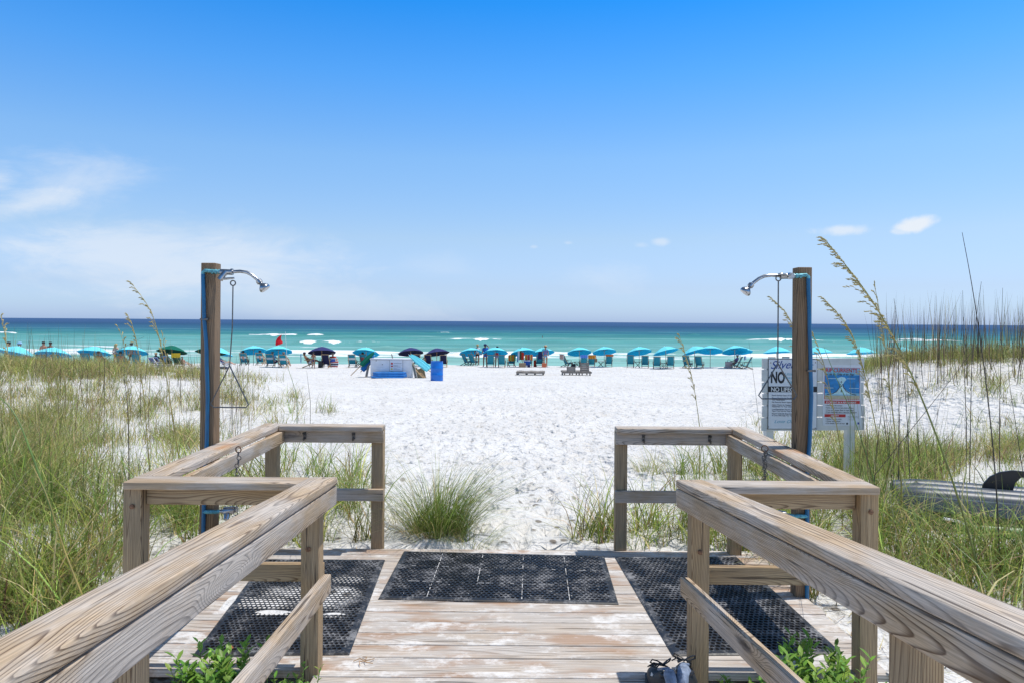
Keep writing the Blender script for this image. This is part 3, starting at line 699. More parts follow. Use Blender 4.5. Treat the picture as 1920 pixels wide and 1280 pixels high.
# ------------------------------------------------------------------ outdoor showers
def shower(side):
    s = -1 if side == 'left' else 1      # left post: arm points right
    x0 = -1.985 if s < 0 else 1.822; yf = 4.50; top = 2.10
    t = thing('outdoor_shower', ('tall wooden shower post with blue hose, its arm pointing right, beside the left railing' if s < 0 else
              'tall wooden shower post with blue hose, its arm pointing left, beside the beach sign'), 'shower', (x0+.0445, yf+.0445, 0), group='beach showers')
    o_ = -t.location
    board('post', (x0+.0445, yf+.0445, -.5), (x0+.0445, yf+.0445, top), .091, .091, M['shpost'], t, .005, up=(0, 1, 0))
    d = -s                                # direction of the arm in x
    xi = x0+.089 if s < 0 else x0         # face the arm leaves from
    xh = (x0+.026) if s < 0 else (x0+.052)
    za = 2.037
    mb = MB(); ys_ = yf-.014
    if s < 0: hp = [(xh-.008, ys_, za-.01), (xh+.002, ys_-.004, za-.25), (xh+.018, ys_, za-.5), (xh+.030, ys_-.006, za-.8), (xh+.026, ys_-.004, za-1.05), (xh+.012, ys_, za-1.3), (xh+.006, ys_, za-1.62), (xh+.006, ys_, -.1)]
    else: hp = [(xh+.008, ys_, za-.01), (xh+.016, ys_-.004, za-.3), (xh+.026, ys_, za-.55), (xh+.030, ys_-.006, za-.75), (xh+.024, ys_-.004, za-1.0), (xh+.008, ys_, za-1.25), (xh+.012, ys_, za-1.6), (xh+.014, ys_, -.1)]
    # smooth the hose
    pts = []
    for k in range(len(hp)-1):
        for j in range(4): 
            q = (j/4); q2 = q*q*(3-2*q); a, b = Vector(hp[k]), Vector(hp[k+1]); pts.append(Vector((a.x+(b.x-a.x)*q2, a.y+(b.y-a.y)*q, a.z+(b.z-a.z)*q)))
    pts.append(Vector(hp[-1])); mb.tube(pts, .0125, 10); mb.build('hose', M['hose'], t, True).location = o_
    for zc in ((1.74, .86) if s < 0 else (1.445, .83)):
        k = min(range(len(pts)), key=lambda i: abs(pts[i].z-zc)); px = pts[k].x
        mb = MB(); mb.box((px, ys_-.004, zc), (.05, .022, .012)); mb.box((px+.022, ys_-.012, zc), (.012, .012, .014))
        mb.build('hose_clamp', M['steel'], t, False, .002).location = o_
    mb = MB(); mb.tube([(xh-s*-.0+(-.008 if s < 0 else .008), ys_, za-.03), (xh+(-.008 if s < 0 else .008), ys_, za), (xh+(.004 if s < 0 else -.004), ys_, za+.012), (xi+d*.02, ys_+.012, za+.006)], .012, 10)
    for k in range(3): mb.tube([(xi-d*.02+d*.022*k, ys_+.01, za+.007), (xi-d*.008+d*.022*k, ys_+.012, za+.006)], .016, 10)
    mb.build('elbow_fitting', M['brass'], t, True).location = o_
    # chrome valve body, arm, head
    ya = ys_+.012; za2 = za+.006
    mb = MB()
    mb.tube([(xi+d*.02, ya, za2), (xi+d*.035, ya, za2), (xi+d*.036, ya, za2), (xi+d*.10, ya, za2-.002), (xi+d*.105, ya, za2), (xi+d*.115, ya, za2)], [.011, .011, .018, .018, .021, .021], 12)
    if s < 0: mb.tube([(xi+d*.07, ya, za2), (xi+d*.055, ya-.012, za2-.025), (xi+d*.04, ya-.02, za2-.052)], [.02, .018, .019], 12)
    else: mb.tube([(xi+d*.055, ya, za2), (xi+d*.055, ya-.035, za2-.002)], [.022, .02], 14)
    mb.tube([(xi+d*.045, ya-.02, za2-.048), (xi+d*.13, ya-.016, za2-.04)] if s < 0 else [(xi+d*.06, ya-.03, za2), (xi+d*.135, ya-.02, za2+.01)], [.008, .006], 8)
    mb.build('valve', M['chrome'], t, True).location = o_
    mb = MB(); A = [(.115, 0), (.17, 0.004), (.215, -.002), (.25, -.018), (.285, -.045), (.30, -.06)]
    k_ = .94 if s < 0 else 1.0
    mb.tube([(xi+d*a*k_*1.0, ya-.0, za2+b) for a, b in A], .0105, 12); mb.build('shower_arm', M['chrome'], t, True).location = o_
    hx = xi+d*.30*k_; mt = Matrix.Translation((hx, ya, za2-.06)) @ Matrix.Rotation(d*R(-48 if s < 0 else -50)*-1, 4, 'Y') @ Matrix.Rotation(math.pi, 4, 'X')
    ang = d*R(40)
    mt = Matrix.Translation((hx, ya, za2-.06)) @ Matrix.Rotation(-ang+0, 4, 'Y')
    mb = MB(); mb.lathe([(.012, .012), (.018, .008), (.019, -.012), (.012, -.016), (.014, -.026), (.026, -.036), (.034, -.048), (.035, -.060), (.031, -.066), (.001, -.066)], 24, mt)
    mb.build('shower_head', M['chrome'], t, True).location = o_
    # pull rod with a triangle handle
    rx = xi+d*(.122 if s < 0 else .132); zt = za2-.05 if s < 0 else za2+.005; zj = 1.45 if s < 0 else 1.49; yb = ya-.016
    mb = MB(); mb.torus((rx, yb, zt-.022), .016, .0042, (0, 1, 0), 14, 6)
    mb.tube([(rx, yb, zt-.036), (rx-.002 if s < 0 else rx, yb, zt-.3), (rx-.018 if s < 0 else rx, yb, zj)], .0042, 6)
    jx = rx-.018 if s < 0 else rx; hw = .118; zb = zj-.265 if s < 0 else zj-.225
    tri = [(jx, yb, zj), (jx-hw*.9, yb, zb+.045), (jx-hw-.002, yb, zb+.022), (jx-hw+.018, yb, zb), (jx+hw-.012, yb, zb), (jx+hw+.004, yb, zb+.02), (jx+hw*.93, yb, zb+.045), (jx, yb, zj)]
    mb.tube(tri, .0042, 6); mb.build('pull_rod', M['steel'], t, True).location = o_
    # low foot tap
    zf = .52
    mb = MB(); mb.tube([(xh+.006*(1 if s < 0 else 2), ys_, zf), (xi+d*.02, ys_, zf), (xi+d*.05, ys_+.004, zf+.004)], [.013, .013, .011], 8); mb.build('tap_fitting', M['brass'], t, True).location = o_
    mb = MB(); mb.tube([(xi+d*.05, ys_, zf+.004), (xi+d*.075, ys_, zf+.004), (xi+d*.076, ys_, zf+.004), (xi+d*.12, ys_, zf+.012), (xi+d*.16, ys_, zf+.016)], [.012, .012, .026, .024, .016], 12)
    mb.tube([(xi+d*.095, ys_, zf), (xi+d*.10, ys_-.03, zf-.04)], [.02, .016], 10); mb.build('foot_tap', M['chrome'], t, True).location = o_
    return t
shower('left'); shower('right')
def chain(top, bot, lab):
    t = thing('pull_chain', lab, 'chain', top, group='chains hanging from the side rails')
    mb = MB(); mb.torus((0, 0, .0), .019, .0035, (.3, 1, 0), 16, 6); mb.build('ring', M['rust'], t, True)
    mb = MB(); n = 17; d = Vector(bot)-Vector(top)
    for k in range(n):
        f = (k+.6)/n; c = d*f; c.x += .006*math.sin(k*1.3)
        ax = (0, 1, 0) if k % 2 else (1, .15, 0); mb.torus(c+Vector((0, 0, -.012)), .0125, .0028, ax, 10, 5, 1.)
    for q in range(0): pass
    return mb.build('links', M['steel'], t, True)
chain(P(447, 842, 4.28), P(440, 968, 4.32), 'rusty ring and thin chain hanging inside the left side rail')
chain(P(1434, 840, 4.28), P(1434, 905, 4.34), 'rusty ring and thin chain hanging inside the right side rail')

# ------------------------------------------------------------------ beach sign
def text_to(mb, s, size, x, z, y, mi, xs_=1., shear=0., bold=0., rot=0.):
    cu = bpy.data.curves.new('t', 'FONT'); cu.body = s; cu.size = size; cu.offset = bold; cu.shear = shear
    o = bpy.data.objects.new('t', cu); COL.objects.link(o); bpy.context.view_layer.update()
    dg = bpy.context.evaluated_depsgraph_get(); me = bpy.data.meshes.new_from_object(o.evaluated_get(dg))
    c, sn = math.cos(rot), math.sin(rot)
    vs = [(x+(v.co.x*xs_)*c-v.co.y*sn, y, z+v.co.x*xs_*sn+v.co.y*c) for v in me.vertices]
    mb.add(vs, [tuple(p.vertices) for p in me.polygons], mi)
    bpy.data.objects.remove(o); bpy.data.curves.remove(cu); bpy.data.meshes.remove(me)
SY = 8.0
tl, tr_, bl = P(1427, 671, SY), P(1622, 671, SY), P(1426, 806, SY)
sgx, sgz = tl.x, tl.z; SW = tr_.x-tl.x; PX = SY/F
sign = thing('beach_sign', 'white slatted board with two notices on sand behind the right shower', 'sign', (sgx+SW/2, SY, gz(sgx+SW/2, SY)), rz=R(3))
def SP(u, v): return ((u-1427)*PX-SW/2, (P(960, v-ROLL*0, SY).z)-gz(sgx+SW/2, SY)+.0)
# local frame: x across, z up from the ground
def sloc(u, v):
    p = P(u, v, SY); return p.x-(sgx+SW/2), p.z-gz(sgx+SW/2, SY)
vrows = [(671, 690), (692.5, 714), (716.5, 735), (737.5, 758), (760, 780), (782.5, 806)]
for k, (va, vb) in enumerate(vrows):
    xa, za = sloc(1427, va); xb, zb = sloc(1622, vb); _, z2 = sloc(1622, vb)
    _, zb = sloc(1524, vb); _, za = sloc(1524, va)
    mb = MB(); mb.box(((xa+xb)/2+.004*math.sin(k*2.), 0, (za+zb)/2), (xb-xa+.012*math.sin(k*1.7), .022, za-zb), Matrix.Rotation(R(-.35+.1*math.sin(k)), 3, 'Y')); mb.build('slat', M['slat'], sign, False, .003)
for u in (1444, 1600):
    xa, za = sloc(u, 676); mb = MB(); mb.box((xa, .056, (za-.3)/2-.05), (.085, .085, za+.3+.1)); mb.build('sign_post', M['slat'], sign, False, .004)
def panel(u0, v0, u1, v1, yy, frame=None):
    xa, za = sloc((u0+u1)/2, v0); _, zb = sloc((u0+u1)/2, v1); x0, _ = sloc(u0, (v0+v1)/2); x1, _ = sloc(u1, (v0+v1)/2)
    return x0, x1, zb, za
# left notice
x0, x1, z0, z1 = panel(1437, 672, 1531, 803, 0)
mb = MB(); mb.box(((x0+x1)/2, -.014, (z0+z1)/2), (x1-x0, .005, z1-z0)); npan = mb.build('notice_panel', M['ink'], sign)
mb = MB(); mb.box(((x0+x1)/2, -.018, (z0+z1)/2), (x1-x0-.012, .004, z1-z0-.012)); npan2 = mb.build('notice_face', M['panel'], npan)
yt = -.0215
lm = [M['inkblue'], M['ink'], M['inkteal'], M['white'], M['inkgrey']]
mb = MB()
def T(s, u, v, size_px, mi, xs_=1., shear=0., bold=0., rot=-.012):
    x, z = sloc(u, v); text_to(mb, s, size_px*PX*1.38, x, z, yt, mi, xs_, shear, bold, rot)
T('Silver', 1441, 690, 15, 0, 1.0, .45, .0006, .03)
T('Sands', 1489, 690, 13, 0, .8, .45, .0006, .0)
T('NO', 1441.5, 715.5, 20.5, 1, .60, 0, .0068)
T('Litter', 1468, 702, 5.2, 2, 1.15, .2, .0004); T('Glass', 1464.5, 709, 5.2, 2, 1.15, .2, .0004); T('Cigarettes', 1473, 716, 5.2, 2, 1., .2, .0004); T('Pets', 1484, 722, 4.6, 2, 1.1, .2, .0004)
xa, za = sloc(1484, 724.5)
for va, vb in ((723.2, 733.8),):
    xA, zA = sloc(1484, va); _, zB = sloc(1484, vb); MB().box(((x0+x1)/2, yt+.0008, (zA+zB)/2), (x1-x0-.008, .001, zA-zB)).build('heading_band', M['ink'], npan)
yt = -.0235; T('NO LIFEGUARD', 1442, 732, 8.0, 3, .92, 0, .0012); yt = -.0215
for k, (v, s) in enumerate(((740.5, 'Beach Service Opens 9 Until 5 PM daily'), (745.5, 'Please Check In At The Beach Hut For'), (748.8, 'Your Reservation'), (753.2, 'No Personal Beach Equipment In This Area'),
                            (758.2, 'Adjust Chairs As Needed To Shade. Do Not'), (761.3, 'Adjustment To Your Umbrellas Needed'), (766.5, 'Local Restaurant Servers Are Always Here'), (769.8, 'Tips If You Like As They Rely On Them'),
                            (774.6, 'Return Umbrella Rings Evening Service'), (778., 'A Crew Will Help You Take Gear Down'))):
    T(s, 1444, v, 2.5, 4, 1.02, 0, .0005)
T('Love Only Sun', 1448, 791, 6., 2, 1.25, .4, .0001, .0)
mb.build('lettering', lm, npan)
# right notice
x0, x1, z0, z1 = panel(1542, 684, 1615, 797, 0)
mb = MB(); mb.box(((x0+x1)/2, -.014, (z0+z1)/2), (x1-x0, .005, z1-z0)); rp = mb.build('notice_panel', M['panel'], sign)
def rect(mb, u0, v0, u1, v1, mi, yy):
    a, b, c, d = panel(u0, v0, u1, v1, 0); mb.box(((a+b)/2, yy, (c+d)/2), (b-a, .001, d-c), Matrix.Rotation(.009, 3, 'Y'), mi)
mb = MB()
rect(mb, 1545, 688.5, 1613, 748, 0, -.0170)       # red outline
rect(mb, 1545.6, 689.2, 1612.4, 703, 1, -.0182)   # pale sky
rect(mb, 1545.6, 702.5, 1612.4, 742, 2, -.0183)   # sea
rect(mb, 1545.6, 736, 1612.4, 741, 1, -.0186)
rect(mb, 1545.6, 740.5, 1612.4, 747.2, 3, -.0189) # sand
def stroke(mb, pts, w_, mi, yy):
    for (a, b) in zip(pts[:-1], pts[1:]):
        xa, za = sloc(*a); xb, zb = sloc(*b); d = Vector((xb-xa, zb-za)); n_ = Vector((-d.y, d.x)).normalized()*w_*PX/2
        mb.add([(xa-n_.x, yy, za-n_.y), (xb-n_.x, yy, zb-n_.y), (xb+n_.x, yy, zb+n_.y), (xa+n_.x, yy, za+n_.y)], [(0, 1, 2, 3)], mi)
def poly(mb, pts, mi, yy):
    vs = []
    for q in pts:
        x_, z_ = sloc(*q); vs.append((x_, yy, z_))
    mb.add(vs, [tuple(range(len(vs)))], mi)
# the rip: pale neck that widens to a head and to the feeder currents
poly(mb, [(1553, 738), (1566, 734), (1573, 727), (1575, 720), (1573, 714), (1568, 712), (1570, 708), (1577, 705.5), (1584, 707), (1587, 711), (1583, 715), (1580, 720), (1583, 727), (1590, 733), (1604, 739)][::-1], 4, -.0192)
stroke(mb, [(1549, 738.5), (1560, 737), (1568, 733), (1573.5, 726), (1575.5, 719)], 1.3, 5, -.0196)
stroke(mb, [(1606, 740), (1596, 737.5), (1588, 733), (1581.5, 726), (1579.5, 719)], 1.3, 5, -.0196)
for v in (714, 722, 731): poly(mb, [(1575.5, v+2), (1577, v-1.5), (1578.5, v+2)], 5, -.0197)
stroke(mb, [(1577, 713.5), (1577, 718)], .9, 5, -.0197); stroke(mb, [(1577, 731), (1577, 735)], .9, 5, -.0197)
for (u0, u1, v) in ((1552, 1570, 708.5), (1588, 1604, 709), (1546, 1562, 726), (1592, 1611, 727)): stroke(mb, [(u0, v), (u1, v+.3)], .9, 6, -.0194)
poly(mb, [(1549.5, 745), (1551, 741), (1553.5, 743)], 7, -.0195)
rect(mb, 1545, 750, 1613, 756, 0, -.0176)
rect(mb, 1545, 775.5, 1585.5, 781, 0, -.0176)
stroke(mb, [(1545, 773.4), (1604, 774.4)], .35, 5, -.0176)
poly(mb, [(1588.5+2*math.cos(a*.7854), 793.4+2*math.sin(a*.7854)) for a in range(8)][::-1], 5, -.0176)
poly(mb, [(1608.5, 791), (1612, 791), (1612, 795), (1608.5, 795)][::-1], 8, -.0176)
yt = -.0200
T('RIP CURRENTS', 1547, 696.3, 7.2, 0, .93, 0, .0016, -.011); T('Break the Grip of the Rip!', 1547, 701.8, 3.5, 5, 1.08, 0, .0008, -.011)
yt = -.0192
T('IF CAUGHT IN A RIP CURRENT', 1548, 754.5, 3.3, 7, .92, 0, .0007, -.011); T('SAFETY', 1557, 780, 3.2, 7, 1.05, 0, .0007, -.011)
for v, s in ((760, '\u2022 Don\'t fight the current'), (764.3, '\u2022 Swim out of the current, then to shore'), (768.6, '\u2022 If you can\'t escape, float or tread water'), (772.3, '\u2022 If you need help, call or wave for assistance')):
    T(s, 1546.5, v, 2.6, 5, .92, 0, .0004, -.011)
for v, s in ((785.3, '\u2022 Know how to swim'), (789.3, '\u2022 Never swim alone'), (793.4, '\u2022 If in doubt, don\'t go out')): T(s, 1546.5, v, 2.6, 5, 1.0, 0, .0004, -.011)
for v, s in ((780.5, 'More information about'), (782.7, 'rip currents can be found'), (786.5, 'at these web sites')): T(s, 1589.5, v, 1.5, 9, 1., 0, .0001, -.011)
mb.build('artwork', [M['inkred'], M['signshal'], M['signsea'], M['signsand'], M['signfoam'], M['ink'], M['signfoam'], M['white'], M['inkblue'], M['inkgrey']], rp)
for (u, v) in ((1612.5, 674.5), (1436, 802), (1442, 679), (1527.5, 679), (1437.5, 798), (1527, 801)):
    x_, z_ = sloc(u, v); m2 = MB(); m2.lathe([(.001, 0), (.006, 0), (.005, .004), (.001, .005)], 8, Matrix.Translation((x_, -.012 if u in (1612.5, 1436) else -.021, z_)) @ Matrix.Rotation(R(90), 4, 'X')); m2.build('screw', M['rust'], sign, True)

# ------------------------------------------------------------------ beach furniture
def canopy_mesh(name, m):
    n = 8; sub = 4; rings = [(0, .41), (.12, .395), (.30, .345), (.52, .255), (.74, .145), (.92, .035), (1.05, -.055)]
    vs = [(0, 0, .415)]; fs = []
    for ri, (r, z) in enumerate(rings[1:]):
        for k in range(n*sub):
            a = 2*math.pi*k/(n*sub); ph = (k % sub)/sub; sag = math.sin(ph*math.pi)
            rr = r*(1-.055*sag*(r/1.05)); zz = z-.028*sag*(r/1.05)
            if ri == len(rings)-2: zz += .03*sag
            vs.append((rr*math.cos(a), rr*math.sin(a), zz))
    N_ = n*sub
    for k in range(N_): fs.append((0, 1+k, 1+(k+1) % N_))
    for j in range(len(rings)-2):
        for k in range(N_): fs.append((1+j*N_+k, 1+(j+1)*N_+k, 1+(j+1)*N_+(k+1) % N_, 1+j*N_+(k+1) % N_))
    me = bpy.data.meshes.new(name); me.from_pydata(vs, [], fs); me.materials.append(m); me.update(); return me
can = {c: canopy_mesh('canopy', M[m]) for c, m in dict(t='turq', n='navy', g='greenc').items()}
polem = MB().tube([(0, 0, -.35), (0, 0, 1.)], .022, 8).mesh('pole', [M['chairwood']], True)
finm = MB().lathe([(.012, .40), (.02, .42), (.024, .45), (.012, .475), (.001, .48)], 8).mesh('finial', [M['white']], True)
ribm = MB()
for k in range(8):
    a = 2*math.pi*k/8; ribm.tube([(.03*math.cos(a), .03*math.sin(a), .10), (.55*math.cos(a), .55*math.sin(a), .225)], .008, 4)
ribm = ribm.mesh('ribs', [M['steel']])
UMB = {}
umbs = [  # left, right, top (photo px), colour, sideways tilt, tilt away, what it is
    (2, 72, 647, 't', 15, 7, 'turquoise umbrella at the far left with two people standing beyond it'),
    (71, 133, 649, 't', 9, 8, 'turquoise umbrella with a pair of low teal chairs, second from the far left'),
    (150, 208, 647.5, 't', 10, 7, 'turquoise umbrella between the far left pair and the yellow bikini woman'),
    (222, 278, 647, 't', 8, 10, 'turquoise umbrella beside the woman in a yellow bikini'),
    (297, 352, 646, 'g', 6, 10, 'dark green umbrella with blue and green chairs under it'),
    (369, 424, 647, 'g', 6, 10, 'dark green umbrella mostly hidden by the left shower post'),
    (384, 439, 649, 't', 9, 8, 'turquoise umbrella just right of the left shower post'),
    (450, 499, 647, 't', 5, 13, 'turquoise umbrella left of the red flag, over two striped chairs'),
    (496, 548, 647, 't', 6, 12, 'turquoise umbrella right behind the red flag pole'),
    (577, 630, 648, 'n', 6, 9, 'navy umbrella with a reclining person under it'),
    (662, 713, 650, 't', 5, 14, 'turquoise umbrella behind the left end of the white storage box'),
    (745, 794, 650, 'n', 1, 12, 'navy umbrella behind the white storage box'),
    (793, 842, 651, 'n', 2, 11, 'navy umbrella behind the blue barrel'),
    (860, 906, 651, 't', 7, 14, 'turquoise umbrella over two side-on teal chairs right of the barrel'),
    (904, 953, 650, 't', 1, 14, 'turquoise umbrella with swimwear people standing under it'),
    (955, 1003, 650, 't', 1, 13, 'turquoise umbrella hung with red and dark clothes'),
    (995, 1036, 651, 't', 8, 12, 'turquoise umbrella half hidden, beside the person in a straw hat'),
    (1062, 1109, 650, 't', 2, 14, 'turquoise umbrella behind the double wooden lounger'),
    (1109, 1155, 649, 't', 0, 14, 'turquoise umbrella over one chair with an orange towel'),
    (1173, 1221, 649, 't', 0, 14, 'turquoise umbrella over an empty pair of teal chairs and a table'),
    (1221, 1270, 648, 't', 0, 14, 'turquoise umbrella second in the row of empty chair pairs'),
    (1275, 1323, 648, 't', 0, 15, 'turquoise umbrella with two angled chairs behind the lone sea oat plume'),
    (1310, 1353, 647, 't', 6, 13, 'turquoise umbrella overlapping its left neighbour, bare sand under it'),
    (1352, 1400, 647, 't', 0, 15, 'turquoise umbrella left of the beach sign with a bag heap under it'),
    (1362, 1412, 648.5, 't', 4, 11, 'turquoise umbrella tucked behind another left of the beach sign'),
    (1430, 1480, 648, 't', 0, 6, 'turquoise umbrella above the left end of the beach sign'),
    (1502, 1558, 648.5, 't', 0, 6, 'turquoise umbrella beside the right shower post, above the sign'),
    (1587, 1640, 649, 't', 0, 6, 'turquoise umbrella seen through sea oats right of the sign'),
    (1665, 1712, 648.5, 't', 0, 6, 'turquoise umbrella barely showing over the right dune')]
for i, (ul, ur, vt, c, lat, away, desc) in enumerate(umbs):
    Y = 2.1*F/(ur-ul); top = P((ul+ur)/2, vt, Y)
    if i in (16, 22, 24): Y = 2.1*F/48+1.3; top = P((ul+ur)/2, vt, Y)
    rot = Euler((R(-away*1.25-1), R(lat), random.uniform(0, 1)), 'XYZ'); off = rot.to_matrix() @ Vector((0, 0, .48))
    hub = top-off; zb = gz(hub.x, hub.y)
    t = thing('beach_umbrella', desc, 'umbrella', (hub.x, hub.y, zb), group='umbrellas along the shore')
    h = hub.z-zb
    p = link('pole', polem, t); p.scale = (1, 1, h+.12)
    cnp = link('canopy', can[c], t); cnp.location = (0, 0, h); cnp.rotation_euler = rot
    f_ = link('finial', finm, cnp); f2 = link('ribs', ribm, cnp)
    UMB[i] = (hub.x, hub.y, zb, Y)

# wooden sling chairs -------------------------------------------------
def chair_proto(sling, frame, stripes, low=False):
    """parts of a sling chair, sitter looks +Y"""
    k = .72 if low else 1.
    fr = MB()
    for sx in (-.27, .27):
        fr.bar((sx, .10, .10), (sx, -.36, .98*k+.02), .035, .045)          # back rail
        fr.bar((sx*.92, -.42, .02), (sx*.92, .50, .38*k), .035, .045)       # seat rail down to the rear foot
        fr.bar((sx, .46, .38*k), (sx, .22, 0.), .032, .04)                  # front leg
        fr.bar((sx*1.12, -.30, .56*k), (sx*1.12, .32, .56*k), .055, .025)   # arm rest
        fr.bar((sx*1.1, .28, .55*k), (sx*1.05, .30, .33*k), .03, .035)
    fr.bar((-.27, -.355, .97*k+.02), (.27, -.355, .97*k+.02), .035, .045); fr.bar((-.27, .49, .375*k), (.27, .49, .375*k), .03, .03)
    fr.bar((-.25, -.42, .02), (.25, -.42, .02), .03, .03); fr.bar((-.25, .07, .14), (.25, .07, .14), .03, .03)
    sl = MB(); n = 9
    b0, b1 = Vector((0, .02, .27)), Vector((0, -.35, .95*k+.03))
    for j in range(n):
        a = b0.lerp(b1, j/n); b = b0.lerp(b1, (j+1)/n); sg = .03*math.sin(math.pi*(j+.5)/n)
        mi = 1 if stripes and 4 <= j <= 5 else 0
        sl.box(((a+b)/2)+Vector((0, -sg, 0)), (.48, .012, (b-a).length*1.01), Matrix.Rotation(math.atan2(-(b-a).y, (b-a).z), 3, 'X'), mi)
    se = MB(); se.bar((0, .02, .26), (0, .48, .37*k), .47, .012)
    return (fr.mesh('frame', [M[frame]]), sl.mesh('back_sling', [M[sling], M['sling_white']]), se.mesh('seat_sling', [M[sling]]))
CP = {'ts': chair_proto('sling_teal', 'chairwood', True), 't': chair_proto('sling_teal', 'darkwood', False), 'n': chair_proto('sling_navy', 'chairwood', False),
      'ns': chair_proto('sling_navy', 'chairwood', True), 'b': chair_proto('sling_blue', 'white', False, True), 'g': chair_proto('sling_green', 'darkwood', False)}
def chair(u, Y, kind, rz, lab, tilt=0., z=None):
    p = P(u, 690, Y); t = thing('beach_chair', lab, 'chair', (p.x, Y, gz(p.x, Y) if z is None else z), R(rz), 'sling chairs along the shore')
    for nm, me in zip(('frame', 'back_sling', 'seat_sling'), CP[kind]): link(nm, me, t)
    return t
chairs = [  # u, umbrella index (for its distance), kind, turn, label, dy
    (30, 0, 't', 20, 'teal chair at the far left in the grass, in front of the standing people', 0), (49, 0, 't', 10, 'teal chair under the right rim of the leftmost umbrella', 0),
    (82, 1, 't', 5, 'left teal chair of the pair under the second umbrella from the left', 0), (110, 1, 't', -4, 'right teal chair of the pair under the second umbrella from the left', 0),
    (163.5, 2, 't', 4, 'left teal chair of the pair left of the yellow bikini woman', 0), (189, 2, 't', -3, 'teal chair with an occupant, just left of the yellow bikini woman', 0),
    (229, 3, 't', 3, 'teal chair with a person in it, just right of the yellow bikini woman', 0), (258, 3, 't', -2, 'teal chair right of the person in dark shorts', 0),
    (290, 4, 'b', -25, 'low blue chair left of the green chairs, nearest the viewer', -.9), (296.5, 4, 'b', -20, 'low blue chair holding a brown-skinned sitter beside the green chairs', 0),
    (310.5, 4, 'g', 3, 'dark green chair occupied by the person in light blue', 0), (334, 4, 'g', -3, 'dark green chair topped with a yellow towel', 0),
    (419, 6, 'b', -75, 'low blue recliner with a sunbather in a navy hat', 0),
    (457.5, 7, 'ts', 3, 'striped teal chair furthest left of the four near the red flag', 0), (488, 7, 'ts', 2, 'striped teal chair second of the four near the red flag', 0),
    (507, 8, 'ts', 4, 'striped teal chair standing taller, third of the four near the red flag', .6), (532, 8, 'ts', -3, 'striped teal chair right behind the red flag pole', -.2),
    (578, 9, 'n', -75, 'navy chair seen side-on with a light blue towel on its back', 0), (612, 9, 'n', -4, 'navy chair seen from behind under the lone navy umbrella', .2),
    (623, 9, 'b', 8, 'low chair wrapped in a red and white striped towel', .6),
    (660.5, 10, 'ts', 2, 'striped teal chair left of the leaning green umbrella', 0), (683, 10, 't', -10, 'teal chair half hidden behind the leaning green umbrella', .6),
    (781, 11, 'n', 10, 'navy chair half hidden behind the closed turquoise umbrellas', 0), (803, 11, 'n', -4, 'navy chair between the box and the blue barrel', .3), (831.5, 12, 'n', 2, 'tall navy chair behind the right of the blue barrel', .5),
    (874, 13, 't', -55, 'teal chair turned side-on, left of the two right of the barrel', .4), (887, 13, 't', -40, 'teal chair turned half side-on by the man in a white shirt', -.2),
    (919.5, 14, 't', 3, 'teal chair between the two women in swimwear', -.6), (940.5, 14, 't', -3, 'teal chair in front of the woman in a red and blue swimsuit', -.6),
    (959, 15, 't', 15, 'chair draped with a rainbow towel left of the hanging clothes', 1.), (991, 15, 't', 0, 'chair draped with patterned towels behind the blue cooler', .6),
    (1011, 16, 't', 4, 'teal chair left of the orange tub', 0),
    (1062, 17, 't', -68, 'teal chair seen side-on with a pale towel over its back', 0), (1094, 17, 't', 3, 'teal chair with a blue towel over its back, behind the lounger', -.3),
    (1109, 17, 't', -5, 'teal chair with an orange towel, next to the blue towel chair', .4), (1141.5, 18, 't', -4, 'teal chair with an orange towel, standing by itself beside a table', 0),
    (1182, 19, 't', -12, 'left empty teal chair of the first empty pair', 0), (1209.5, 19, 't', -12, 'right empty teal chair of the first empty pair', 0),
    (1231.5, 20, 't', -10, 'left empty teal chair of the second empty pair', 0), (1257, 20, 't', -10, 'right empty teal chair of the second empty pair', 0),
    (1288.5, 21, 't', -38, 'teal chair behind the lone sea oat plume', .3), (1311, 21, 't', -32, 'teal chair right of the lone sea oat plume, turned aside', .2),
    (1383, 23, 't', 62, 'teal chair under the umbrella left of the sign, beside the bag heap', 0), (1401, 23, 't', 60, 'teal chair seen side-on just left of the sign', .3),
    (1444, 25, 't', 0, 'teal chair top peeking over the left end of the sign', 0), (1470, 25, 't', 0, 'teal chair top peeking over the sign beside the shower post', 0),
    (1524, 26, 't', 0, 'teal chair top peeking over the sign just right of the shower post', 0), (1546, 26, 't', 0, 'teal chair top peeking over the middle of the sign', 0), (1560, 26, 't', -50, 'slanted teal chair top peeking over the sign further right', 0)]
for (u, ui, kd, rz, lab, dy) in chairs: chair(u, UMB[ui][3]-.55+dy, kd, rz, lab)
def at(u, ui, dy=0.):
    Y = UMB[ui][3]+dy; p = P(u, 690, Y); return Vector((p.x, Y, gz(p.x, Y)))
def table(p, lab):
    t = thing('side_table', lab, 'table', p, R(random.uniform(-15, 15)), 'small folding tables')
    mb = MB()
    for k in range(5): mb.box((0, -.18+.09*k, .45), (.48, .08, .02))
    mb.build('table_top', M['darkwood'], t)
    for y_ in (-.15, .15):
        mb = MB(); mb.bar((-.2, y_, 0), (.2, y_, .44), .03, .03); mb.bar((.2, y_+.031, 0), (-.2, y_+.031, .44), .03, .03); mb.build('leg', M['darkwood'], t)
for u, ui, dy, lab in ((672, 10, -.3, 'small wooden table right of the striped chair by the box'), (1082, 17, 0, 'small table left of the blue towel chair behind the lounger'), (1126.5, 18, 0, 'small table left of the lone orange towel chair'),
                       (1195.5, 19, -.2, 'small table between the first empty pair of chairs'), (1243.5, 20, -.2, 'small table between the second empty pair of chairs')):
    table(at(u, ui, dy), lab)
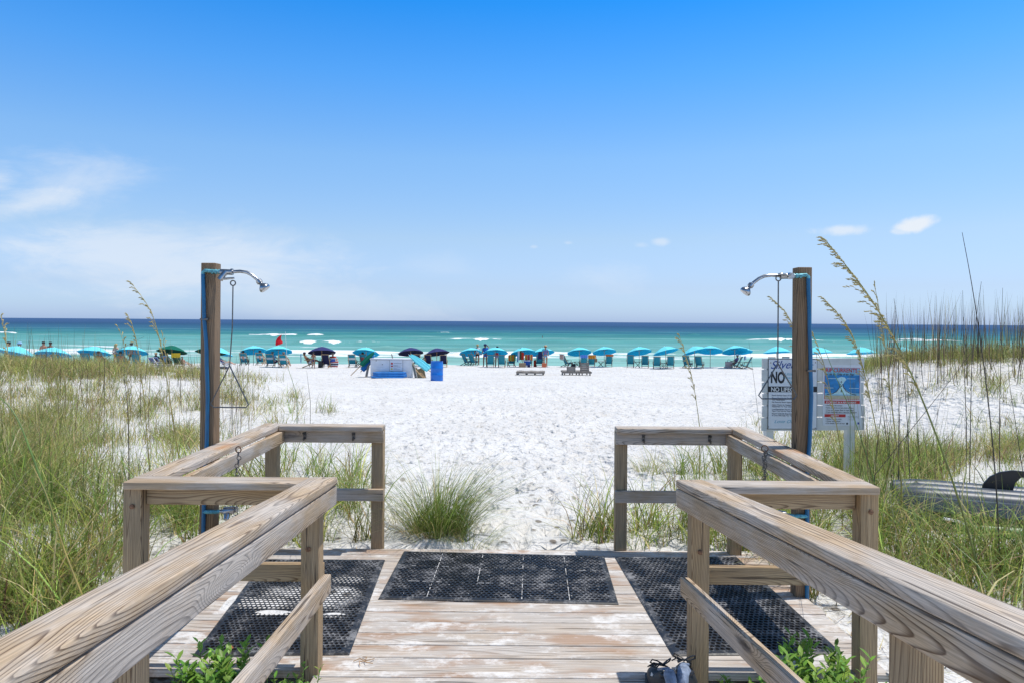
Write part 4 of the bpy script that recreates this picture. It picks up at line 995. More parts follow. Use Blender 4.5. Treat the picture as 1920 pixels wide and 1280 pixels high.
# towels over chair backs
def towel(u, ui, dy, m, lab, w_=.55, top=1.0, drop=.35, rz=0.):
    p = at(u, ui, -.55+dy); a = R(rz)
    o = thing('towel', lab, 'towel', p, a, 'towels on the beach chairs')
    mb = MB(); n = 10
    for s_, yy in ((1, -.335), (-1, -.395)):
        for j in range(n):
            x_ = -w_/2+w_*(j+.5)/n; dz = drop*(1+.10*math.sin(j*1.9+u)); ya = yy-(.0 if s_ > 0 else .012*math.sin(j*2.3))
            mb.box((x_, ya, top-dz/2), (w_/n*1.02, .014, dz), None, j % len(m))
    mb.box((0, -.365, top+.006), (w_, .075, .014)); mb.build('cloth', [M[x] for x in m], o); return o
towel(574, 9, 0, ['tow_lblue'], 'light blue towel hanging on the side-on navy chair', .5, 1.02, .62, -75); towel(334, 4, 0, ['tow_yellow'], 'yellow towel over the green chair', .62, 1.05, .28)
towel(1060, 17, 0, ['tow_grey', 'tow_white', 'tow_grey', 'tow_orange'], 'pale striped towel over the side-on teal chair', .55, 1.06, .42, -60); towel(1094, 17, -.3, ['tow_blue'], 'blue towel over the chair behind the lounger', .6, 1.04, .24)
towel(1109, 17, .4, ['tow_orange', 'tow_orange', 'tow_yellow'], 'orange towel next to the blue towel', .62, 1.05, .28); towel(1141.5, 18, 0, ['tow_orange'], 'orange towel over the lone chair beside a table', .66, 1.06, .14)
towel(959, 15, 1., ['tow_yellow', 'tow_orange', 'tow_red', 'tow_yellow', 'greenp'], 'rainbow striped towel over a low chair', .55, .95, .45); towel(991, 15, .6, ['tow_multi', 'tow_yellow', 'tow_red', 'tow_multi', 'tow_red', 'tow_navy' if 'tow_navy' in M else 'cloth_navy'], 'patterned orange and red towel behind the blue cooler', .66, 1.02, .42)
towel(1388, 23, 0, ['cloth_lblue', 'cloth_white', 'tow_blue'], 'blue and white towel bunched on the chair left of the sign', .5, 1.04, .30, 62)
# the striped towel wrapped round the low chair
p = at(624, 9, .0); mb = MB()
for k in range(8):
    z_ = .12+.085*k; mb.box((0, -.02*k*.5, z_), (.86-.05*abs(k-3), .16, .086), None, [1, 0, 2, 0, 1, 0, 3, 0][k])
o = mb.build('towel', [M['tow_white'], M['tow_red'], M['cloth_navy'], M['tow_orange']]); o.location = p; tag(o, 'red, white and navy striped beach towel wrapped round the back of a sitter', 'towel', 'towels on the beach chairs')
# clothes hanging from the umbrella right of the barrel
for u, dz, w_, h_, m, lab in ((972.5, .98, .14, .85, 'cloth_white', 'long white garment hanging at the left of the clothes umbrella'), (976, 1.05, .16, .95, 'cloth_olive', 'dark olive garment hanging between the white and the red ones'), (980, .88, .2, .62, 'tow_red', 'bright red towel hanging from the clothes umbrella'),
                              (1012.5, .95, .34, .62, 'cloth_navy', 'dark blue garment hanging beside the straw hat person'), (970.5, .65, .12, .5, 'cloth_lblue', 'pale blue cloth hanging low beside the long white garment')):
    p = at(u, 15, -.6); mb = MB()
    for j in range(5): mb.box((-w_/2+w_*(j+.5)/5, .02*math.sin(j*2.), dz+.02*math.sin(j)), (w_/5*1.05, .03, h_*(1-.05*(j % 2))))
    o = mb.build('hanging_garment', M[m]); o.location = p; tag(o, lab, 'clothing', 'clothes hanging from the umbrellas')
# cooler, bags, tubs
def crate(p, d, m, name, lab, cat, lid=None, handle=None):
    t = thing(name, lab, cat, p)
    mb = MB(); mb.box((0, 0, d[2]/2), d); mb.build('body', M[m], t, False, .02)
    if lid: mb = MB(); mb.box((0, 0, d[2]+.03), (d[0]*1.03, d[1]*1.03, .06)); mb.build('lid', M[lid], t, False, .015)
    if handle: mb = MB(); mb.tube([(-d[0]*.25, 0, d[2]), (-d[0]*.22, 0, d[2]+.12), (0, 0, d[2]+.17), (d[0]*.22, 0, d[2]+.12), (d[0]*.25, 0, d[2])], .014, 6); mb.build('handle', M[handle], t, True)
    return t
crate(at(988, 15, -.7)+Vector((0, 0, .18)), (.52, .34, .32), 'cloth_blue', 'cooler', 'blue cooler under the clothes umbrella', 'cooler', 'cloth_white')
crate(at(988, 15, -.7), (.5, .33, .17), 'white', 'box', 'white box under the blue cooler', 'box')
crate(at(979.3, 15, -1.3), (.55, .3, .36), 'wicker', 'wicker_basket', 'brown wicker basket in front of the blue cooler', 'basket', None, 'wicker')
crate(at(991.5, 15, -1.2), (.22, .2, .2), 'cloth_navy', 'bag', 'small dark bag right of the wicker basket', 'bag', None, 'black')
crate(at(1020, 16, -1.6), (.34, .3, .34), 'tub', 'tub', 'orange tub at the feet of the straw hat person', 'tub', None, 'tow_orange')
crate(at(1075, 17, -.3), (.36, .25, .28), 'black', 'bag', 'black bag left of the small table behind the lounger', 'bag', None, 'black')
crate(at(318.5, 4, -1.2), (.34, .25, .26), 'tow_grey', 'bag', 'grey bag in front of the dark green chairs', 'bag', None, 'black')
crate(at(301, 4, -1.6), (.34, .25, .22), 'cloth_blue', 'cooler', 'small blue and white cooler before the low blue chairs', 'cooler', 'white')
crate(at(418, 6, -2.6), (.5, .3, .16), 'cloth_navy', 'bag', 'navy bag lying alone on the sand right of the left shower', 'bag', None, 'black')
crate(at(601, 9, -.5), (.3, .25, .5), 'black', 'bag', 'black bag left of the navy chair under the navy umbrella', 'bag', None, 'black')
crate(at(1366.5, 23, -.2), (.5, .4, .55), 'tow_grey', 'bag', 'large grey bag heaped beside the chairs left of the sign', 'bag', None, 'black')
crate(at(1112, 17, .1)+Vector((.22, 0, .45)), (.25, .12, .3), 'wicker', 'bag', 'straw bag hanging on the orange towel chair', 'bag', None, 'wicker')
crate(at(1003, 16, -.4), (.22, .2, .55), 'tow_red', 'bag', 'red tote bag left of the teal chair by the orange tub', 'bag', None, 'black')

# ------------------------------------------------------------------ people
def skin_mesh(name, vs, es, m, parent, sub=1):
    bm = bmesh.new(); ly = bm.verts.layers.skin.verify(); bv = []
    for i, (co, r_) in enumerate(vs):
        v = bm.verts.new(co); v[ly].radius = (r_, r_); v[ly].use_root = (i == 0); bv.append(v)
    for a, b in es: bm.edges.new((bv[a], bv[b]))
    me = bpy.data.meshes.new(name); bm.to_mesh(me); bm.free()
    o = link(name, me, parent); md = o.modifiers.new('s', 'SKIN'); md.use_smooth_shade = True
    if sub: sm = o.modifiers.new('d', 'SUBSURF'); sm.levels = sub; sm.render_levels = sub
    bpy.context.view_layer.update(); dg = bpy.context.evaluated_depsgraph_get()
    m2 = bpy.data.meshes.new_from_object(o.evaluated_get(dg)); o.modifiers.clear(); o.data = m2; m2.name = name; bpy.data.meshes.remove(me)
    m2.materials.clear(); m2.materials.append(m); return o
def person(loc, rz, lab, pose='stand', skin='skin_a', hair='hair_d', top=None, bottom=None, hat=None, arm='down', h=1., long_hair=False):
    t = thing('person', lab, 'person', loc, R(rz), 'people on the beach'); t.scale = (h, h, h)
    if pose == 'stand':
        J = dict(pel=(0, 0, .95), wai=(0, .0, 1.1), che=(0, .01, 1.29), nec=(0, 0, 1.47), hea=(0, .02, 1.60), crn=(0, .02, 1.70),
                 sL=(-.17, 0, 1.40), eL=(-.235, -.02, 1.13), hL=(-.25, .07, .90), sR=(.17, 0, 1.40), eR=(.235, -.02, 1.13), hR=(.25, .07, .90),
                 pL=(-.095, 0, .90), kL=(-.11, .03, .50), aL=(-.12, 0, .09), tL=(-.13, .15, .035), pR=(.095, 0, .90), kR=(.11, .02, .50), aR=(.12, -.02, .09), tR=(.13, .13, .035))
        if arm == 'up': J['eR'] = (.30, .08, 1.50); J['hR'] = (.14, .12, 1.68)
        if arm == 'hips': J['eL'] = (-.33, -.04, 1.18); J['hL'] = (-.18, .06, 1.02); J['eR'] = (.33, -.04, 1.18); J['hR'] = (.18, .06, 1.02)
    else:
        rec = .30 if pose == 'recline' else .16
        J = dict(pel=(0, -.02, .38), wai=(0, -.10, .52), che=(0, -.10-rec*.6, .72), nec=(0, -.10-rec, .90), hea=(0, -.08-rec, 1.03), crn=(0, -.08-rec, 1.13),
                 sL=(-.17, -.10-rec*.9, .84), eL=(-.27, -.02, .62), hL=(-.24, .22, .60), sR=(.17, -.10-rec*.9, .84), eR=(.27, -.02, .62), hR=(.24, .22, .60),
                 pL=(-.1, 0, .40), kL=(-.12, .42, .50), aL=(-.12, .72, .12), tL=(-.12, .84, .05), pR=(.1, 0, .40), kR=(.12, .44, .48), aR=(.12, .78, .14), tR=(.12, .90, .07))
        if pose == 'recline': J['kL'] = (-.1, .45, .56); J['aL'] = (-.1, .86, .32); J['tL'] = (-.1, .93, .42); J['kR'] = (.1, .46, .52); J['aR'] = (.1, .9, .30); J['tR'] = (.1, .97, .40)
    rad = dict(pel=.125, wai=.11, che=.135, nec=.055, hea=.098, crn=.06, sL=.062, eL=.042, hL=.034, sR=.062, eR=.042, hR=.034, pL=.088, kL=.06, aL=.042, tL=.03, pR=.088, kR=.06, aR=.042, tR=.03)
    E = [('pel', 'wai'), ('wai', 'che'), ('che', 'nec'), ('nec', 'hea'), ('hea', 'crn'), ('che', 'sL'), ('sL', 'eL'), ('eL', 'hL'), ('che', 'sR'), ('sR', 'eR'), ('eR', 'hR'),
         ('pel', 'pL'), ('pL', 'kL'), ('kL', 'aL'), ('aL', 'tL'), ('pel', 'pR'), ('pR', 'kR'), ('kR', 'aR'), ('aR', 'tR')]
    nm = list(J); skin_mesh('body', [(J[k], rad[k]) for k in nm], [(nm.index(a), nm.index(b)) for a, b in E], M[skin], t)
    V = lambda k: Vector(J[k])
    def garment(name, pts, m):
        ks = [k for k, _, _ in pts]; skin_mesh(name, [(c, r_) for _, c, r_ in pts], [(i, j) for i, j in g_edges], M[m], t)
    if bottom:
        g = [('pel', V('pel'), .142), ('w', V('pel').lerp(V('wai'), .5), .128), ('l', V('pL'), .108), ('l2', V('pL').lerp(V('kL'), .42), .092), ('r', V('pR'), .108), ('r2', V('pR').lerp(V('kR'), .42), .092)]
        g_edges = [(0, 1), (0, 2), (2, 3), (0, 4), (4, 5)]; garment('shorts', g, bottom)
    if top:
        g = [('c', V('che'), .152), ('w', V('wai'), .132), ('p', V('pel'), .145), ('n', V('che').lerp(V('nec'), .55), .10), ('l', V('sL'), .080), ('l2', V('sL').lerp(V('eL'), .6), .064), ('r', V('sR'), .080), ('r2', V('sR').lerp(V('eR'), .6), .064)]
        g_edges = [(0, 1), (1, 2), (0, 3), (0, 4), (4, 5), (0, 6), (6, 7)]; garment('shirt', g, top)
    hd = V('hea')
    mb = MB(); mb.lathe([(.098, -.02), (.108, .03), (.10, .08), (.07, .118), (.001, .128)], 14, Matrix.Translation(hd+Vector((0, -.012, .0))))
    if long_hair: mb.box(hd+Vector((0, -.09, -.08)), (.17, .05, .22))
    mb.build('hair', M[hair], t, True)
    if hat:
        br = .21 if hat == 'straw' else .15
        mb = MB(); mb.lathe([(br, .045), (br, .052), (.115, .06), (.112, .11), (.085, .15), (.001, .158)], 18, Matrix.Translation(hd)); mb.build('hat', M[hat], t, True)
    return t
person(at(16, 0, 1.6), 0, 'brown-haired person standing behind the leftmost umbrella', skin='skin_a', bottom='cloth_olive'); person(at(36, 0, 1.0), 0, 'bare-shouldered person in a pale blue cap behind the leftmost umbrella', skin='skin_c', bottom='cloth_blue', hat='tow_lblue')
person(at(81, 1, 3.5), 0, 'left of two people whose heads show over the second umbrella', bottom='cloth_navy'); person(at(94, 1, 5.), 0, 'right of two people whose heads show over the second umbrella', skin='skin_b', bottom='cloth_black')
person(at(217, 3, .2), -10, 'woman in a yellow-orange bikini standing on the sand', skin='skin_c', hair='hair_b', bottom='tow_yellow', long_hair=True, h=.96)
person(at(246, 3, -.1), 10, 'sunburnt person in dark shorts standing between two teal chairs', skin='skin_c', bottom='cloth_black')
person(at(189, 2, -.6), -3, 'person sitting in the teal chair left of the yellow bikini woman', 'sit', 'skin_b'); person(at(229, 3, -.6), 3, 'dark-haired person sitting right of the yellow bikini woman', 'sit', 'skin_a')
person(at(297, 4, -.6), -20, 'brown-skinned person sitting in the low blue chair', 'sit', 'skin_b', 'hair_b', top='cloth_navy', h=.9); person(at(311, 4, -.55), 3, 'person in a light blue shirt sitting in a green chair', 'sit', 'skin_a', top='cloth_lblue')
person(at(346, 4, -.3), -30, 'fair-skinned person crouched on the sand right of the yellow towel', 'sit', 'skin_c', 'hair_g', bottom='cloth_white', h=.72)
person(at(419, 6, -.55), -75, 'sunbather in a navy hat reclining in the low blue chair', 'recline', 'skin_c', hat='cloth_navy', top='cloth_blue', h=.85)
for u, ui, dy, rz, lab, hr in ((457.5, 7, -.5, 3, 'dark-haired sitter in the leftmost striped chair near the flag', 'hair_d'), (489, 7, -.5, 2, 'dark-haired sitter with a bun in the second striped chair', 'hair_d'), (515, 8, .2, -20, 'sitter in blue beside the tall striped chair', 'hair_g'), (534, 8, -.6, -3, 'grey-haired sitter in the chair behind the flag pole', 'hair_g')):
    person(at(u, ui, dy), rz, lab, 'sit', 'skin_a', hr, top='cloth_lblue' if '515' in str(u) else None, bottom='cloth_navy', h=1.04)
person(at(581, 9, -.55), -75, 'tanned person reclining side-on under the navy umbrella, legs up', 'recline', 'skin_b', 'hair_d', bottom='cloth_white')
person(at(587.5, 9, -2.2), 10, 'small child in navy trunks standing before the reclining person', 'stand', 'skin_b', bottom='cloth_navy', h=.68)
person(at(625, 9, .15), 4, 'grey-haired sitter wrapped in the striped towel', 'sit', 'skin_a', 'hair_g', top='tow_red'); person(at(682, 10, .1), -10, 'person in a red shirt sitting behind the leaning umbrella', 'sit', 'skin_b', top='cloth_red')
person(at(797, 11, -.2), 30, 'brown-skinned person sitting left of the navy chair by the barrel', 'sit', 'skin_b', bottom='cloth_black', h=.9)
person(at(895, 13, .3), 0, 'blond person in a white shirt and black shorts, standing', 'stand', 'skin_a', 'hair_b', top='cloth_white', bottom='cloth_black', h=1.06); person(at(909.5, 14, .2), 20, 'standing woman in a blue swimsuit and dark hat, elbow raised', 'stand', 'skin_b', 'hair_d', top='cloth_blue', bottom='cloth_blue', hat='cloth_navy', arm='up', h=1.06)
person(at(932, 14, .6), -5, 'standing woman in a red and blue swimsuit, head hidden by the umbrella', 'stand', 'skin_a', 'hair_d', top='cloth_red', bottom='cloth_purple', arm='hips', h=.98)
person(at(1022.5, 16, -.9), -5, 'person in a purple cover-up and straw hat beside the orange tub', 'stand', 'skin_a', 'hair_d', top='cloth_purple', bottom='cloth_lblue', hat='straw', h=1.03)
person(at(1377, 23, .1), 50, 'person sitting among the bags left of the sign', 'sit', 'skin_a', 'hair_d', top='cloth_purple', hat='cloth_white')
person(P(1017, 640.5, 190)*1.0+Vector((0, 0, .15-P(1017, 640.5, 190).z+WL-1.0)), 90, 'distant swimmer, head and shoulders above the green water', 'stand', 'skin_b')

# ------------------------------------------------------------------ red flag, storage box, barrel, loungers
Yf = 48.; b_ = P(540, 693, Yf); fz = gz(b_.x, Yf); t = thing('red_flag', 'red warning flag flying left from a thin pole in the sand', 'flag', (b_.x, Yf, fz))
tp = P(535, 622.5, Yf); hh = tp.z-fz
mb = MB(); mb.tube([(0, 0, -.3), (tp.x-b_.x, 0, hh)], .013, 8); mb.build('pole', M['white'], t, True)
def fl(u, v): q = P(u, v, Yf); return (q.x-b_.x, q.z-fz)
rows_ = [[(533, 624.5), (530, 625.5), (527.5, 628)], [(533.5, 627), (526, 633), (522, 631)], [(533, 635), (526, 638), (518, 637)], [(532.5, 642.5), (527, 644), (517.5, 644)], [(531, 643.5), (524, 646.5), (516.5, 649.5)]]
rows_ = [[(529, 626), (527.8, 627), (526.5, 628.5)], [(526.5, 631), (524, 631), (521.5, 632)], [(525, 637), (522, 636.5), (518.5, 637.5)], [(531.5, 642.5), (524, 642), (517.3, 643)], [(527.5, 645), (522, 646.5), (516.5, 649)]]
vs = []; fs = []
for j, r_ in enumerate(rows_):
    for i, q in enumerate(r_): x_, z_ = fl(*q); vs.append((x_, .12*math.sin(i*1.5+j*.8), z_))
for j in range(4):
    for i in range(2): fs.append((j*3+i, j*3+i+1, j*3+i+4, j*3+i+3))
me = bpy.data.meshes.new('flag'); me.from_pydata(vs, [], fs); me.materials.append(M['redflag']); fo = link('flag', me, t); sm = fo.modifiers.new('d', 'SUBSURF'); sm.levels = sm.render_levels = 2
me.polygons.foreach_set('use_smooth', [True]*len(me.polygons))
mb = MB(); x0_, z0_ = fl(535, 623); x1_, z1_ = fl(529, 626); mb.tube([(x0_, 0, z0_), (x0_-.06, 0, z0_+.0), (x1_, 0, z1_)], .005, 4)
x0_, z0_ = fl(536.2, 642); x1_, z1_ = fl(531.5, 642.5); mb.tube([(x0_, 0, z0_), (x1_, .05, z1_)], .005, 4); mb.build('cord', M['steel'], t)

Yb = 37.5; c_ = P(733, 706, Yb); bz = gz(c_.x, Yb); kx = Yb/F
box = thing('storage_box', 'large white beach storage box with a small flag notice on its front', 'box', (c_.x, Yb+.45, bz))
BW, BH, BD = 77*kx, 33*kx, .9
mb = MB(); mb.box((0, 0, BH/2-.05), (BW, BD, BH+.1)); mb.build('body', M['boxwhite'], box, False, .008)
mb = MB(); mb.box((0, -.01, BH+.028), (BW*1.03, BD*1.05, .05), Matrix.Rotation(R(.4), 3, 'Y')); mb.build('lid', M['boxwhite'], box, False, .006)
mb = MB(); mb.box((0, -.035, BH-.004), (BW*1.02, BD*.99, .018)); mb.build('lid_edge', M['oldwood'], box)
mb = MB(); mb.box((-.02, 0, BH+.16), (.05, .05, .25), Matrix.Rotation(R(-15), 3, 'Y')); mb.build('prop_stick', M['oldwood'], box)
for hx, hz in ((-.79, .88), (-.46, .68)):
    mb = MB(); mb.box((hx, -.459, hz), (.035, .016, .05)); mb.build('latch', M['steel'], box)
def bx(u, v): q = P(u, v, Yb); return q.x-c_.x, q.z-bz
x0, za = bx(730.5, 673.5); x1, zb = bx(755.5, 695.5)
mb = MB(); mb.box(((x0+x1)/2, -.456, (za+zb)/2), (x1-x0, .012, za-zb)); fp = mb.build('flag_notice', M['steel'], box)
mb = MB(); mb.box(((x0+x1)/2, -.464, (za+zb)/2), (x1-x0-.03, .012, za-zb-.03), None, 0)
for (u0, v0, u1, v1, mi) in ((733, 679, 736.8, 682.5, 1), (733, 684.5, 736.8, 687, 1), (733, 689.5, 736.5, 692, 2), (733, 694.2, 736.5, 695.2, 3), (738, 680, 753, 680.7, 4), (738, 684.5, 746, 685.2, 4), (738, 686.5, 751, 687.1, 4), (738, 690, 745, 690.5, 4), (738, 691.8, 750, 692.3, 4), (732.5, 683.2, 753.5, 683.5, 4)):
    xa, zA = bx(u0, v0); xb, zB = bx(u1, v1); mb.box(((xa+xb)/2, -.4715, (zA+zB)/2), (xb-xa, .002, zA-zB), None, mi)
mb.build('notice_face', [M['panel'], M['inkred'], M['yellow'], M['greenp'], M['inkgrey']], fp)
# stacked blue boards lying before the box
def slab(name, a, b, w_, th, m, r_, lab, cat, grp):
    a, b = Vector(a), Vector(b); n = 14; L_ = (b-a).length; mb = MB(); vs = []; fs = []
    prof2 = [(-.5, 0), (-.46, .5), (-.3, .62), (0, .66), (.3, .62), (.46, .5), (.5, 0), (.46, -.5), (0, -.55), (-.46, -.5)]
    for i in range(n+1):
        f = i/n; wf = min(1, (1-abs(2*f-1)**6)**.5+.06)
        for (y_, z_) in prof2: vs.append((L_*(f-.5), y_*w_*wf, z_*th))
    k = len(prof2)
    for i in range(n):
        for j in range(k): fs.append((i*k+j, i*k+(j+1) % k, (i+1)*k+(j+1) % k, (i+1)*k+j))
    fs += [tuple(range(k)), tuple(n*k+j for j in reversed(range(k)))]; mb.add(vs, fs)
    o = mb.build(name, M[m], None, True); o.location = (a+b)/2; d = b-a; o.rotation_euler = (r_, -math.asin(d.z/L_), math.atan2(d.y, d.x)); return tag(o, lab, cat, grp)
q = lambda u, v, Y=Yb-.35: P(u, v, Y)
slab('foam_board', q(699, 699.6), q(762, 699.4), .55, .12, 'boardblue', R(6), 'upper blue foam board resting on the stack before the box', 'board', 'blue boards before the white box')
slab('foam_board', q(699, 703.2, Yb-.5), q(763, 703.8, Yb-.5), .55, .12, 'boardblue', R(5), 'middle blue foam board of the stack before the box', 'board', 'blue boards before the white box')
slab('foam_board', q(695.5, 706.3, Yb-.75), q(757, 707.4, Yb-.75), .6, .07, 'boardblue', R(2), 'lowest blue foam board, sticking out left onto the sand', 'board', 'blue boards before the white box')
# closed umbrellas leaning on the box
def closed_umb(tip, butt, Y0, Y1, m, f0, f1, lab):
    a, b = P(*tip, Y0), P(*butt, Y1); t = thing('closed_umbrella', lab, 'umbrella', b, group='closed umbrellas leaning on the storage box'); d = a-b
    mb = MB(); mb.tube([(0, 0, 0), d*f1], .021, 8); mb.build('pole', M['stake'], t, True)
    mb = MB(); fr_ = [f0+(f1-f0)*k/8 for k in range(9)]; rr = [.10, .115, .105, .12, .11, .10, .085, .06, .02]
    n = 10; u_ = d.normalized().orthogonal(); w2 = d.normalized().cross(u_); vs = []; fs = []
    for f, r_ in zip(fr_, rr):
        for k in range(n): an = 2*math.pi*k/n; rk = r_*(1 if k % 2 else .72); vs.append(d*f+u_*rk*math.cos(an)+w2*rk*math.sin(an))
    for i in range(8):
        for k in range(n): fs.append((i*n+k, i*n+(k+1) % n, (i+1)*n+(k+1) % n, (i+1)*n+k))
    fs += [tuple(reversed(range(n))), tuple(8*n+k for k in range(n))]; mb.add(vs, fs); mb.build('folded_canopy', M[m], t, True)
    mb = MB(); mb.tube([d*f1, d*1.0], .012, 6); mb.build('ferrule', M['white'], t); return t
closed_umb((703, 658), (657.5, 703.5), Yb+.2, Yb-.1, 'greenc', .42, .97, 'closed dark green umbrella leaning on the left end of the white box')
closed_umb((703, 665), (676, 697), Yb+.4, Yb+.2, 'boardblue', .1, .95, 'closed blue umbrella leaning behind the dark green one')
closed_umb((766, 664), (811, 699), Yb+.2, Yb-.2, 'turq', .18, .97, 'closed turquoise umbrella leaning on the box, lower of two')
closed_umb((770, 663), (814, 696), Yb+.5, Yb+.2, 'turq', .18, .97, 'closed turquoise umbrella leaning on the box, upper of two')
for k in range(9):
    u = 783+1.75*k; a = P(u-3.4, 690.5+random.uniform(-2.5, 1.5)+(0 if k < 6 else -1.), Yb+.3); b = P(u+1, 703.5, Yb-.05+.02*k); b.z = gz(b.x, b.y)-.02
    mb = MB(); mb.bar(b, a, .05, .05); o = mb.build('stake', M['stake'], None, False, .004); o.name = 'wooden_stake'
    tag(o, 'brown wooden stake in the leaning row between the box and the barrel', 'stake', 'wooden stakes leaning right of the box')
for (u0, v0, u1, v1, lab) in ((774, 679, 780, 704, 'weathered plank leaning on the right end of the white box'), (686.5, 704, 692, 678, 'weathered plank leaning on the left end of the white box')):
    b = P(u0 if v0 > v1 else u1, max(v0, v1), Yb-.1); a = P(u1 if v0 > v1 else u0, min(v0, v1), Yb+.3); b.z = gz(b.x, b.y)-.02
    mb = MB(); mb.bar(b, a, .12, .035); o = mb.build('leaning_plank', M['oldwood']); tag(o, lab, 'plank')
# barrel
Yr = 33.8; c_ = P(819, 713, Yr); t = thing('plastic_barrel', 'bright blue plastic barrel standing on the sand', 'barrel', (c_.x, Yr, gz(c_.x, Yr)-.02))
mb = MB(); mb.lathe([(.27, 0), (.292, .02), (.30, .06), (.298, .28), (.306, .30), (.306, .325), (.296, .345), (.296, .60), (.306, .62), (.306, .645), (.297, .665), (.296, .86), (.29, .90), (.285, .92), (.292, .93), (.292, .955), (.28, .955), (.272, .93), (.27, .2)], 36)
mb.build('drum', M['barrel'], t, True)
# grey wooden loungers
Yl = 42.; c_ = P(995, 704, Yl); lz = gz(c_.x, Yl)
t = thing('wooden_lounger', 'low grey slatted wooden lounger lying flat on the sand', 'lounger', (c_.x, Yl, lz), R(-4), 'grey wooden loungers')
mb = MB()
for k in range(16): mb.box((-.80+.106*k, .1, .20+.012*math.sin(k)), (.095, 1.3, .022))
mb.build('deck_slats', M['oldwood'], t)
mb = MB()
for y_ in (-.5, .1, .7): mb.box((0, y_, .155), (1.68, .05, .07))
mb.build('frame', M['oldwood'], t)
for x_ in (-.78, -.25, .25, .74):
    mb = MB(); mb.box((x_, -.45, .04), (.08, .08, .17)); mb.box((x_, .65, .04), (.08, .08, .17)); mb.build('leg', M['oldwood'], t)
mb = MB(); mb.box((-.8, -.5, .02), (.2, .09, .05)); mb.box((-.3, -.5, .02), (.45, .09, .05)); mb.build('skid', M['oldwood'], t)
c_ = P(1081, 703.5, Yl); t = thing('wooden_lounger', 'grey double wooden lounger with two raised backs', 'lounger', (c_.x, Yl, gz(c_.x, Yl)), R(2), 'grey wooden loungers')
mb = MB(); mb.box((0, -.42, .19), (1.7, .06, .09)); mb.box((0, .9, .19), (1.7, .06, .09)); mb.box((-.82, .24, .19), (.06, 1.26, .085)); mb.box((.82, .24, .19), (.06, 1.26, .085)); mb.build('frame', M['oldwood'], t)
mb = MB()
for k in range(12): mb.box((0, -.3+.1*k, .245), (1.62, .09, .02))
mb.build('deck_slats', M['oldwood'], t)
for (cx, hgt, w_) in ((-.37, .27, .52), (.43, .50, .54)):
    mb = MB(); n = 4
    for k in range(n):
        z_ = .27+hgt*(k+.5)/n; mb.box((cx, -.34-.12*(k+.5)/n*0, z_), (w_, .022, hgt/n*.93))
    for sx in (-.4, .4): mb.box((cx+sx*w_, -.37, .27+hgt/2-.03), (.05, .035, hgt+.06))
    mb.build('raised_back', M['oldwood'], t)
for x_ in (-.76, -.3, .1, .28, .74):
    mb = MB(); mb.box((x_, -.42, .06), (.075, .075, .17)); mb.box((x_, .86, .06), (.075, .075, .17)); mb.build('leg', M['oldwood'], t)
mb = MB(); mb.box((-.55, -.46, .02), (.62, .07, .05)); mb.build('skid', M['oldwood'], t)

# ------------------------------------------------------------------ paddle boards by the right railing
def paddle(name, a, b, w_, th, m, ridges, lab, grp, tilt=0.):
    a, b = Vector(a), Vector(b); d = b-a; L_ = d.length; t = thing(name, lab, 'paddleboard', (a+b)/2, math.atan2(d.y, d.x), grp)
    n = 40; ny_ = 33; vs = []; fs = []
    def top(y_): return th*(.55+.45*abs(math.cos(math.pi*ridges*(y_+.5)))**.6) if ridges else th*.95*(1-.25*(2*y_)**4)
    ring = []
    for i in range(n+1):
        f = i/n; wf = max(.72, (1-abs(2*f-1)**30))**.5; zf = (1-abs(2*f-1)**14)
        for j in range(ny_): y_ = j/(ny_-1)-.5; e = (1-abs(2*y_)**10); vs.append((L_*(f-.5), y_*w_*wf, (top(y_)*e)*(.82+.18*zf)+.0+d.z*(f-.5)))
        for j in range(ny_): y_ = .5-j/(ny_-1); vs.append((L_*(f-.5), y_*w_*wf*.97, -.02*(1-abs(2*y_)**6)+d.z*(f-.5)))
    k = 2*ny_
    for i in range(n):
        for j in range(k): fs.append((i*k+j, (i+1)*k+j, (i+1)*k+(j+1) % k, i*k+(j+1) % k))
    fs += [tuple(range(k)), tuple(n*k+j for j in reversed(range(k)))]
    mb = MB(); mb.add(vs, fs); mb.build('hull', M[m], t, True); return t
ga = gz(3.7, 6.5)
t = paddle('paddleboard', (3.60, 6.60, ga+.16), (6.4, 5.62, ga+.13), .78, .165, 'sup_grey', 4, 'slate-blue ridged paddleboard upside down with a black fin', 'paddleboards right of the railing')
# fin: curved blade standing on the hull
mb = MB(); fpts = [(-.17, .10), (-.15, .17), (-.10, .235), (-.02, .28), (.08, .30), (.19, .295), (.235, .275), (.225, .262), (.14, .235), (.10, .19), (.085, .13), (.085, .10)]
vs = [(x_, -.009, z_+.03) for x_, z_ in fpts]+[(x_, .009, z_+.03) for x_, z_ in fpts]; k = len(fpts)
mb.add(vs, [tuple(range(k)), tuple(reversed(range(k, 2*k)))]+[(i, i+k, (i+1) % k+k, (i+1) % k) for i in range(k)])
fo = mb.build('fin', M['fin'], t); fo.location = (-.62, .05, -.03+.04); fo.rotation_euler = (0, 0, R(6))
t = paddle('paddleboard', (3.86, 6.40, ga+.0), (6.5, 5.38, ga-.01), .70, .11, 'sup_green', 0, 'bright green paddleboard lying under the slate-blue one', 'paddleboards right of the railing')
mb = MB(); mb.tube([P(1768, 971, 5.95), P(1790, 975, 5.93), P(1815, 982, 5.9)], .012, 8); o = mb.build('paddle_shaft', M['white'], None, True); o['label'] = 'short white paddle shaft lying in the grass by the green board'; o['category'] = 'paddle'
